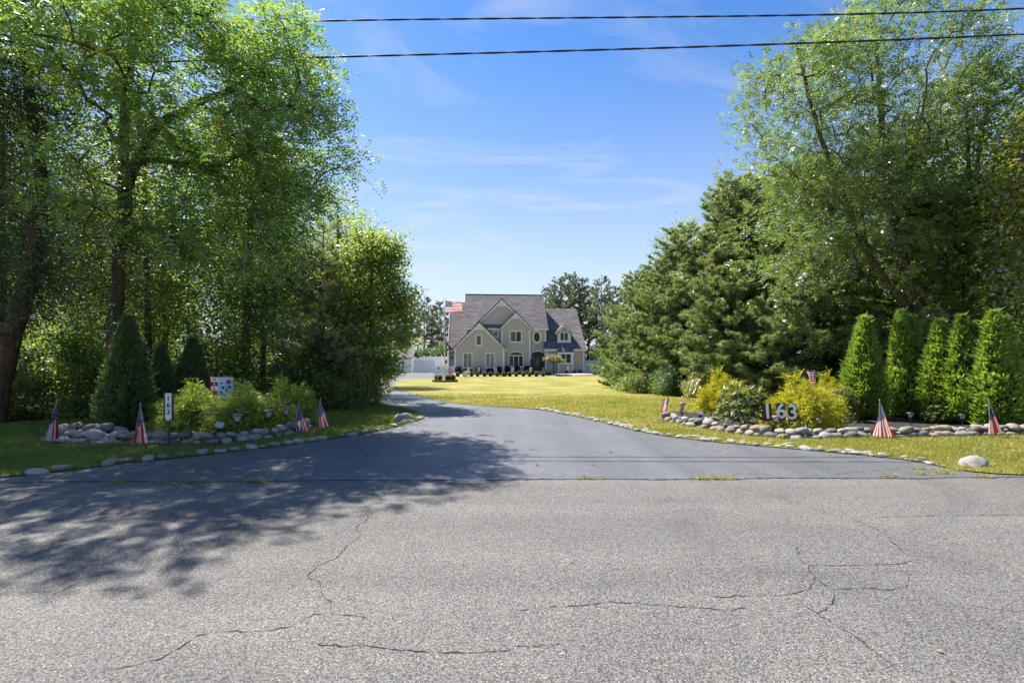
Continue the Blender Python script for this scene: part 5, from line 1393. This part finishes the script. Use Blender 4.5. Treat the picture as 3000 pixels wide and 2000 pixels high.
MB().prism([(dxc+.3*math.cos(a)*(1 if abs(math.sin(a))<.8 else .9), (dz0+dzs)/2+.05+.78*math.sin(a)) for a in np.linspace(0, 6.283, 18)[:-1]], ym-.085, ym-.076).build('door_glass', M['doorglass'], dr)
for sg in (-1, 1): boxp('side_light', dxc+sg*.62, dxc+sg*.78, ym-.06, ym-.051, dz0+.75, dzs-.25, M['doorglass'], dr)
boxp('handle', dxc-.44, dxc-.40, ym-.12, ym-.076, dz0+.85, dz0+1.1, M['steel'], dr)
boxp('porch_step', dx0+.1, dx1+.2, ym-1.5, ym-.03, 0, dz0, M['pale']); boxp('porch_step', dx0+.2, dx1+.1, ym-1.9, ym-1.5, 0, dz0*.5, M['pale'])
# --- right wing with box bay and dormer
yw = 1.1; weave = .62
wx0, wx1 = hx(1494, yw), hx(1866, yw)
wez = hz(724, weave); WP = .86; wrun = 8.0; wridge = wez + wrun*WP
siding('wing_wall', [(wx0,ZG),(wx1,ZG),(wx1,wez-.1),(wx0,wez-.1)], yw)
boxp('wing_side_wall', wx1-.12, wx1, yw+.12, yw+12, ZG, wez, M['siding'])
boxp('wing_side_wall', wx0, wx0+.12, yw+.12, ym, ZG, wez, M['siding'])
MB().add([(wx1-.06,yw,wez-.1),(wx1-.06,weave+2*wrun,wez-.1),(wx1-.06,weave+wrun,wridge-.2)],[(0,1,2)]).build('gable_end', M['siding'], house)
wrx0, wrx1 = hx(1487, weave), hx(1892, weave)
MB().slab([(wrx0,weave,wez),(wrx1,weave,wez),(wrx1,weave+wrun,wridge),(wrx0,weave+wrun,wridge)], .16).build('wing_roof', M['roof'], house)
MB().slab([(wrx0,weave+wrun,wridge),(wrx1,weave+wrun,wridge),(wrx1,weave+2*wrun,wez),(wrx0,weave+2*wrun,wez)], .16).build('wing_roof', M['roof'], house)
bwx0, bwx1 = hx(1617, .3), hx(1762, .3); ybb = .35
for a, b in ((wrx0, bwx0-.03), (bwx1+.03, wrx1)): boxp('gutter', a, b, weave-.1, weave+.02, wez-.26, wez-.03, M['white'])
boxp('soffit', wrx0, wrx1, weave+.03, yw-.03, wez-.30, wez-.22, M['white'])
for x0, x1 in ((wx0-.03,wx0+.2),(wx1-.18,wx1+.03)): boxp('corner_board', x0, x1, yw-.07, yw-.028, ZG, wez-.3, M['white'])
siding('box_bay_wall', [(bwx0,ZG),(bwx1,ZG),(bwx1,wez-.55),(bwx0,wez-.55)], ybb)
boxp('box_bay_side', bwx0, bwx0+.1, ybb+.12, yw-.03, ZG, wez-.5, M['siding']); boxp('box_bay_side', bwx1-.1, bwx1, ybb+.12, yw-.03, ZG, wez-.5, M['siding'])
MB().slab([(bwx0-.12,ybb-.22,wez-.42),(bwx1+.12,ybb-.22,wez-.42),(bwx1+.12,weave+.3,wez+.33),(bwx0-.12,weave+.3,wez+.33)], .1).build('box_bay_roof', M['roof'], house)
boxp('frieze', bwx0-.1, bwx1+.1, ybb-.2, ybb-.025, wez-.78, wez-.53, M['white'])
for x0, x1 in ((bwx0-.03,bwx0+.17),(bwx1-.17,bwx1+.03)): boxp('corner_board', x0, x1, ybb-.07, ybb-.028, ZG, wez-.78, M['white'])
window(hx(1633,ybb), hx(1747,ybb), hz(866,ybb), hz(757,ybb), ybb, 2, M['pane'])
# dormer
ydm = weave + (hz(658, 1.6) - wez)/WP
dmx0, dmx1 = hx(1614, ydm), hx(1736, ydm); dmc = (dmx0+dmx1)/2; dmz0 = hz(660,ydm); dmap = hz(486, ydm); dme = hz(572, ydm)
siding('dormer_wall', [(dmx0,dmz0),(dmx1,dmz0),(dmx1,dme-.05),(dmc,dmap-.2),(dmx0,dme-.05)], ydm)
boxp('dormer_cheek', dmx0, dmx0+.06, ydm+.12, ydm+2, dmz0, dme, M['siding']); boxp('dormer_cheek', dmx1-.06, dmx1, ydm+.12, ydm+2, dmz0, dme, M['siding'])
dh = (dmx1-dmx0)/2+.38
gable_roof('dormer_roof', dmc, dmap+.03, dh, (dmap-dme)/dh, ydm-.3, weave + (dmap-wez)/WP, .1)
rake('rake_board', (dmc, dmap-.02), [(dmc-dh, dme-.02), (dmc+dh, dme-.02)], ydm-.17, .26, .12)
for x0, x1 in ((dmx0-.02,dmx0+.24),(dmx1-.24,dmx1+.02)): boxp('corner_board', x0, x1, ydm-.07, ydm-.028, dmz0, dme-.1, M['white'])
window(hx(1633,ydm), hx(1716,ydm), hz(648,ydm), hz(562,ydm), ydm, 2, M['pane'], .1)
boxp('dormer_sill', dmx0-.1, dmx1+.1, ydm-.14, ydm-.01, dmz0-.06, dmz0+.08, M['white'])
# left wing roof behind the garage gable
lwx0 = hx(586, 6.5); lz0 = gez+.1; lrun = hz(281, 7.6)-lz0
MB().slab([(lwx0,.5,lz0),(mx0+.1,.5,lz0),(mx0+.1,.5+lrun*.98,lz0+lrun),(lwx0,.5+lrun*.98,lz0+lrun)], .16).build('left_wing_roof', M['roof'], house)
MB().slab([(lwx0,.5+lrun*.98,lz0+lrun),(mx0+.1,.5+lrun*.98,lz0+lrun),(mx0+.1,.5+lrun*1.96,lz0),(lwx0,.5+lrun*1.96,lz0)], .16).build('left_wing_roof', M['roof'], house)
MB().bar((lwx0-.03,.45,lz0-.1),(lwx0-.03,.5+lrun*.98,lz0+lrun-.1),.05,.26,(0,-.7,.7)).build('rake_board', M['white'], house)
MB().add([(lwx0+.1,1,ZG),(lwx0+.1,.5+lrun*1.96-.5,ZG),(lwx0+.1,.5+lrun*1.96-.5,lz0),(lwx0+.1,.5+lrun*.98,lz0+lrun-.2),(lwx0+.1,1,lz0)],[(0,1,2,3,4)]).build('gable_end', M['white'], house)
# white side entry left of the garage
sx0, sx1 = hx(556, 3.5), hx(622, 3.5)
sp_ = empty('side_entry'); sp_.parent = house
boxp('wall', sx0, sx1, 3.5, 6.5, ZG, hz(770,3.5), M['white'], sp_)
MB().prism([(sx0-.1,hz(762,3.5)),(sx1,hz(762,3.5)),(sx1,hz(690,3.5)),(sx1-.1,hz(690,3.5))], 3.3, 6.7).build('gable', M['white'], sp_)
boxp('lantern', hx(597,3.4)-.1, hx(597,3.4)+.1, 3.3, 3.49, hz(818,3.4), hz(790,3.4), M['bronze'], sp_)
boxp('side_window', sx0-.32, sx0-.02, 3.7, 3.9, hz(865,3.5), hz(830,3.5), M['pane'], sp_)

# ------------------------------------------------------------------ clipped shrubs in front of the house
def make_ball(seed, mat, rx, h, n, sq=.8, leaf=.05, name='boxwood'):
    r = np.random.RandomState(seed); d = rdirs(r, n); d[:,2] = np.where(d[:,2] < -.5, -d[:,2], d[:,2])
    s = np.sign(d)*np.abs(d)**sq; s = s / np.maximum(.85, np.linalg.norm(s, axis=1, keepdims=True)**.5)
    c = s*np.array([rx,rx,h/2])*r.uniform(.9,1.04,(n,1)) + np.array([0,0,h/2]); c[:,2] = np.clip(c[:,2], .02, None)
    q = leaf_quads(c, unit(d+rdirs(r,n)*.9), unit(d*.6+rdirs(r,n)), r.uniform(leaf*.7,leaf*1.3,n), leaf*.6, .2)
    e = empty(name, label='', cat='shrub')
    link('foliage', quads('foliage', q, mat), e)
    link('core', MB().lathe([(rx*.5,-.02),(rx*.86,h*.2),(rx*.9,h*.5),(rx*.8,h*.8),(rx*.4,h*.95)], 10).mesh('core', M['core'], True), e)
    return e
bx = make_ball(501, M['boxwood'], .28, .56, 900)
yw1 = make_ball(502, M['yew'], .5, 1.1, 1500, name='dark_shrub'); sg1 = make_ball(503, M['sage'], .4, .8, 900, name='grey_shrub')
g = 'clipped boxwoods along the house bed'; lb = 'small clipped round boxwood in the row along the house bed'
for cx_ in (656,722,788,845,911,968,1031,1097,1154,1215,1284,1342,1407,1473):
    Y = 66.6; x = (1140+cx_/3.267-1500)/F*Y
    place(bx, (x, Y, gz(Y)+.03), random.uniform(0,6), random.uniform(.94,1.08), lb, g)
pbx = []
g = 'dark clipped shrubs against the house'
for cx_, y, s, lb in [(660,69.5,(1.0,1,1.0),'dark rounded shrub at the garage corner'),(752,69.3,(1.3,1,.75),'dark clipped shrub under the first garage window'),(857,69.5,(.78,.8,.95),'dark narrow shrub between the garage windows'),
                    (966,69.3,(1.25,1,.8),'dark wide shrub under the second garage window'),(1053,69.6,(.8,.8,.98),'dark narrow shrub at the garage downspout'),(1133,70.4,(.85,.85,1.05),'dark shrub left of the arched window'),
                    (1225,70.4,(.9,.9,1.05),'dark shrub under the arched window'),(1322,70.4,(1.1,1,1.05),'dark rounded shrub beside the front step'),(1700,70.2,(.42,.45,.45),'tiny dark shrub under the box bay window'),(1773,70.3,(.55,.55,.5),'small dark shrub right of the box bay window'),(1828,70.4,(.68,.6,.5),'small dark shrub at the right house corner')]:
    place(yw1, ((1140+cx_/3.267-1500)/F*y, y, gz(y)+.02), random.uniform(0,6), s, lb, g)
for cx_, y, s, lb in [(1250,68.2,.8,'grey-green shrub in front of the arched window'),(1320,68.2,.85,'grey-green shrub in front of the front step'),(1122,68.2,.55,'small grey-green shrub by the downspout'),(1372,68.6,.75,'grey-green shrub beside the walk'),(1505,67.6,.75,'low green shrub past the last boxwood'),(1535,67.8,.75,'low green shrub below the weeping tree')]:
    place(sg1, ((1140+cx_/3.267-1500)/F*y, y, gz(y)+.02), random.uniform(0,6), s, lb, 'grey shrubs in the house bed')
# weeping tree
r = np.random.RandomState(520); yT = 68.8; xT = (1140+1574/3.267-1500)/F*yT
lob = [((0,0,2.15),(1.45,1.2,.42)), ((0,0,2.45),(1.0,.9,.35)), ((.2,0,1.95),(1.5,1.2,.3))]
tg = sample_lobes(r, lob, 110); mb, tips = grow([([(0,0,-.05),(.05,0,.7),(-.03,0,1.4),(0,0,2.1)], .11, .06)], tg, r, step=.3, lift=.15)
cr_ = quads('crown', broad(r, tips, np.array([0,0,1.4]), 70, .16, (.10,.06)), M['weeping'])
e = tree_thing('weeping_tree', (0,0,0), mb, cr_, M['bark'], 'small umbrella-shaped weeping tree beside the front door'); e.location = (xT, yT, gz(yT)+.03)

# front yard plaques
for cx_, y, hgt in [(760,68,.95),(858,68.2,1.05),(1020,68,.98),(1182,68,1.0),(1354,68,1.05),(1713,70,1.0)]:
    x = (1140+cx_/3.267-1500)/F*y
    e = empty('yard_plaque', (x, y, gz(y)+.03), random.uniform(-.15,.15), label='small white portrait plaque on a stake in the house bed', cat='sign', group='portrait plaques along the house bed')
    boxp('stake', -.015, .015, -.01, .01, -.05, hgt-.5, M['steel'], e)
    p_ = boxp('plate', -.18, .18, -.012, .012, hgt-.52, hgt, M['signwhite'], e)
    boxp('print', -.11, .11, -.018, -.014, hgt-.42, hgt-.14, M['signpink'], p_)
for cx_ in (1362, 1475):
    y = 71.6; x = (1140+cx_/3.267-1500)/F*y
    e = empty('door_planter', (x, y, .06), label='white urn planter with dark topiary beside the front door', cat='planter', group='planters flanking the front door')
    MB().lathe([(.16,0),(.14,.08),(.12,.14),(.22,.42),(.26,.46)], 12).build('urn', M['terracotta'], e, True)
    q = rdirs(np.random.RandomState(cx_), 700); q = q*np.array([.24,.24,.75])*np.random.RandomState(1).uniform(.7,1,(700,1)) + np.array([0,0,1.1])
    link('topiary', quads('topiary', leaf_quads(q, rdirs(rs,700), rdirs(rs,700), .09, .05), M['yew']), e)

# ------------------------------------------------------------------ flagpole and its round planter
xf, yf = gp(1302, 1114); yf = 47.0; xf = (1302-1500)/F*yf; zf = gz(yf)
fs = yf/F
e = empty('planter_ring', (xf+.05, yf, zf), label='low round block planter at the foot of the flagpole', cat='planter')
rad = 35*fs
for row in range(2):
    for k in range(30):
        a = 2*math.pi*(k+.5*row)/30
        MB().box(-rad*math.pi/30*.95, rad*math.pi/30*.95, -.09, .09, 0, .11).build('block', M['brick'], e, loc=(rad*math.cos(a), rad*math.sin(a), .015+row*.118), rot=(0,0,a+math.pi/2))
MB().lathe([(rad-.08,.0),(rad-.08,.19),(.05,.22)], 24).build('soil', M['bedsand'], e)
for k in range(7):
    a = [3.5, 4.2, 5.2, 5.9, 2.6, .3, 1.5][k]
    place(bx, (xf+.05+rad*.68*math.cos(a), yf+rad*.68*math.sin(a), zf+.19), a, .88*random.uniform(.95,1.1), 'clipped boxwood inside the round flagpole planter', 'boxwoods in the flagpole planter')
e = empty('flagpole', (xf, yf, zf+.18), label='tall silver flagpole on the front lawn', cat='flagpole')
ph = H + (HZN-876)*fs - zf - .18
MB().tube([(0,0,-.05),(0,0,ph*.5),(0,0,ph)], [.06,.052,.04], 12).build('pole', M['alu'], e, True)
MB().lathe([(.02,0),(.05,.02),(.062,.06),(.05,.1),(.005,.12)], 12, (0,0,ph)).build('ball', M['steel'], e, True)
MB().tube([(.075,0,.9),(.08,0,ph-.1)], .006, 4).build('halyard', M['white'], e)
MB().box(-.02,.1,-.03,.03,.85,.95).build('cleat', M['steel'], e)
zc = H + (HZN-897)*fs; fw, fh = 52*fs, 36*fs
ef = empty('american_flag', (xf+.08, yf, zf+.18), label='large American flag flying near the top of the flagpole', cat='flag')
zt_ = H + (HZN-880)*fs - zf - .18
flag_cloth('cloth', lambda u, v: (fw*u*(1-.05*u), .10*math.sin(u*6.5+v*1.2)*u**.5 + .03*math.sin(u*14+v*4), zt_ - fh*(1-v)*(1-.10*u) - .30*u*(v) + .03*math.sin(u*8+1)*u), 30, 26, M['flag'], ef)
ef = empty('second_flag', (xf+.08, yf, zf+.18), label='limp dark flag hanging halfway up the flagpole', cat='flag')
zt_ = H + (HZN-990)*fs - zf - .18
m = [('c_dark',0,.38),('c_sky',.38,.5),('c_red',.5,.66),('c_dark',.66,1)]
for mm, v0, v1 in m:
    flag_cloth('cloth_band', lambda u, v: (.02+.55*u*(.35+.65*(v0+(v1-v0)*v))*1.0 + .25*(v0+(v1-v0)*v)*u, .06*math.sin(u*9)*1.0, zt_ - 1.15*(v0+(v1-v0)*v)*(.45+.55*u) - .25*u), 14, 6, M[mm], ef)

# wheelbarrow-like flower ornament on the lawn
y = 62.5; x = (1140+742/3.267-1500)/F*y
e = empty('flower_cart', (x, y, gz(y)+.02), .3, label='small flower cart ornament on the lawn near the boxwoods', cat='ornament')
for xx in (-.2, .22):
    w = MB()
    for k in range(14):
        a, b = 2*math.pi*k/14, 2*math.pi*(k+1)/14
        w.bar((xx+.17*math.cos(a),-.12,.18+.17*math.sin(a)), (xx+.17*math.cos(b),-.12,.18+.17*math.sin(b)), .03, .03, (0,1,0))
    for k in range(6): a = math.pi*k/3; w.bar((xx,-.12,.18), (xx+.16*math.cos(a),-.12,.18+.16*math.sin(a)), .015, .015, (0,1,0))
    w.build('wheel', M['terracotta'], e)
MB().bar((-.35,-.02,.32),(.4,-.02,.38),.28,.12).build('tray', M['terracotta'], e)
q = rdirs(np.random.RandomState(9), 260)*np.array([.4,.2,.28]) + np.array([0,0,.6])
link('flowers', quads('flowers', leaf_quads(q, rdirs(rs,260), rdirs(rs,260), .11, .09), M['flower']), e)

# pink potted flowers by the picket fence
y = 66.5; x = (1140+585/3.267-1500)/F*y
e = empty('flower_pot', (x, y, gz(y)), label='pot of pink flowers by the picket fence', cat='planter')
MB().lathe([(.14,0),(.2,.3),(.22,.32)], 12).build('pot', M['brick'], e)
q = rdirs(np.random.RandomState(10), 260)*np.array([.34,.3,.36]) + np.array([0,0,.75])
link('flowers', quads('flowers', leaf_quads(q, rdirs(rs,260), rdirs(rs,260), .10, .08), M['pinkflower']), e)

# ------------------------------------------------------------------ white vinyl fences
def cxX(c, Y): return (1140+c/3.267-1500)/F*Y
def cyZ(c, Y): return H + (HZN-800-c/3.267)/F*Y
def panel_fence(name, x0, x1, Y, z0, z1, n, label, posts=True, gap=.02):
    e = empty(name, (x0, Y, z0), label=label, cat='fence'); w = (x1-x0)/n; h = z1-z0
    for k in range(n):
        a, b = k*w+.07, (k+1)*w-.07
        p_ = boxp('panel', a, b, -.02, .02, .06, h-.08, M['vinyl'], e)
        boxp('rail', a, b, -.045, .045, h-.14, h-.02, M['vinyl'], e); boxp('rail', a, b, -.045, .045, .03, .14, M['vinyl'], e)
        nb_ = max(2, int((b-a)/.2))
        for j in range(1, nb_): boxp('groove_board', a+(b-a)*j/nb_-.006, a+(b-a)*j/nb_+.006, -.026, -.021, .15, h-.15, M['white'], p_)
    for k in range(n+1):
        boxp('post', k*w-.065, k*w+.065, -.065, .065, -.3, h+.03, M['vinyl'], e)
        MB().lathe([(.10,0),(.10,.03),(.03,.10),(.05,.14),(.03,.2),(.004,.26)], 8, (k*w,0,h+.03)).build('post_cap', M['vinyl'], e)
    return e
Yf = 74.5
panel_fence('vinyl_gate', cxX(236,Yf), cxX(436,Yf), Yf, -.34, cyZ(831,Yf), 2, 'white vinyl double gate across the end of the driveway')
panel_fence('vinyl_fence', cxX(336,80), cxX(560,80), 80, -.34, cyZ(797,80), 4, 'taller white vinyl fence behind the double gate')
panel_fence('vinyl_fence', cxX(1872,76), cxX(2010,76), 76, -.34, cyZ(832,76), 3, 'white vinyl fence beside the right corner of the house')
# picket run receding left behind the gate
e = empty('picket_fence', (cxX(232,79), 79, -.34), label='white pickets stepping away behind the double gate', cat='fence')
for k in range(16):
    xx = (cxX(330,79)-cxX(232,79))*k/15; zt_ = cyZ(828-36*k/15,79)+.34
    MB().prism([(xx-.045,0),(xx+.045,0),(xx+.045,zt_-.1),(xx,zt_),(xx-.045,zt_-.1)], -.015, .015).build('picket', M['vinyl'], e)
for zz_ in (.5, 1.4): boxp('rail', 0, cxX(330,79)-cxX(232,79), .018, .06, zz_, zz_+.09, M['vinyl'], e)
Yp = 68.5
e = empty('picket_fence', (cxX(436,Yp), Yp, gz(Yp)), label='low white picket fence with a small red sign left of the garage', cat='fence')
wp = cxX(615,Yp)-cxX(436,Yp); hpk = cyZ(886,Yp)-gz(Yp)
for k in range(20):
    xx = wp*k/19
    MB().prism([(xx-.035,.05),(xx+.035,.05),(xx+.035,hpk-.06),(xx,hpk),(xx-.035,hpk-.06)], -.012, .012).build('picket', M['vinyl'], e)
for zz_ in (.18, hpk-.42): boxp('rail', 0, wp, .014, .05, zz_, zz_+.09, M['vinyl'], e)
for xx in (0, wp): boxp('post', xx-.06, xx+.06, .055, .16, -.2, hpk+.05, M['vinyl'], e)
s_ = boxp('warning_sign', wp*.22-.16, wp*.22+.16, -.03, -.015, hpk*.55, hpk*.55+.45, M['signwhite'], e); boxp('print', wp*.22-.12, wp*.22+.12, -.036, -.031, hpk*.55+.06, hpk*.55+.38, M['signpink'], s_)
# white sheds / garage seen past the leafy tree
Ysd = 77.0
e = empty('white_shed', (cxX(60,Ysd), Ysd, -.36), label='white outbuilding at the left end of the driveway', cat='shed')
ws = cxX(218,Ysd)-cxX(60,Ysd); hsd = cyZ(800,Ysd)+.36
siding('wall', [(0,0),(ws,0),(ws,hsd),(0,hsd)], 0, e, M['vinyl'])
boxp('side_wall', ws-.1, ws, .12, 4, 0, hsd, M['vinyl'], e); boxp('side_wall', 0, .1, .12, 4, 0, hsd, M['vinyl'], e)
MB().slab([(-.25,-.3,hsd-.1),(ws+.25,-.3,hsd-.1),(ws+.25,2,hsd+1.2),(-.25,2,hsd+1.2)], .12).build('roof', M['roof'], e)
MB().slab([(-.25,2,hsd+1.2),(ws+.25,2,hsd+1.2),(ws+.25,4.3,hsd-.1),(-.25,4.3,hsd-.1)], .12).build('roof', M['roof'], e)
boxp('corner_board', ws-.12, ws+.02, -.06, -.026, 0, hsd-.1, M['white'], e); boxp('door', ws*.45, ws*.9, -.07, -.03, .05, hsd-.5, M['white'], e)
print('objects', len(bpy.data.objects), 'faces', sum(len(m.polygons) for m in bpy.data.meshes), 'grass', ng)
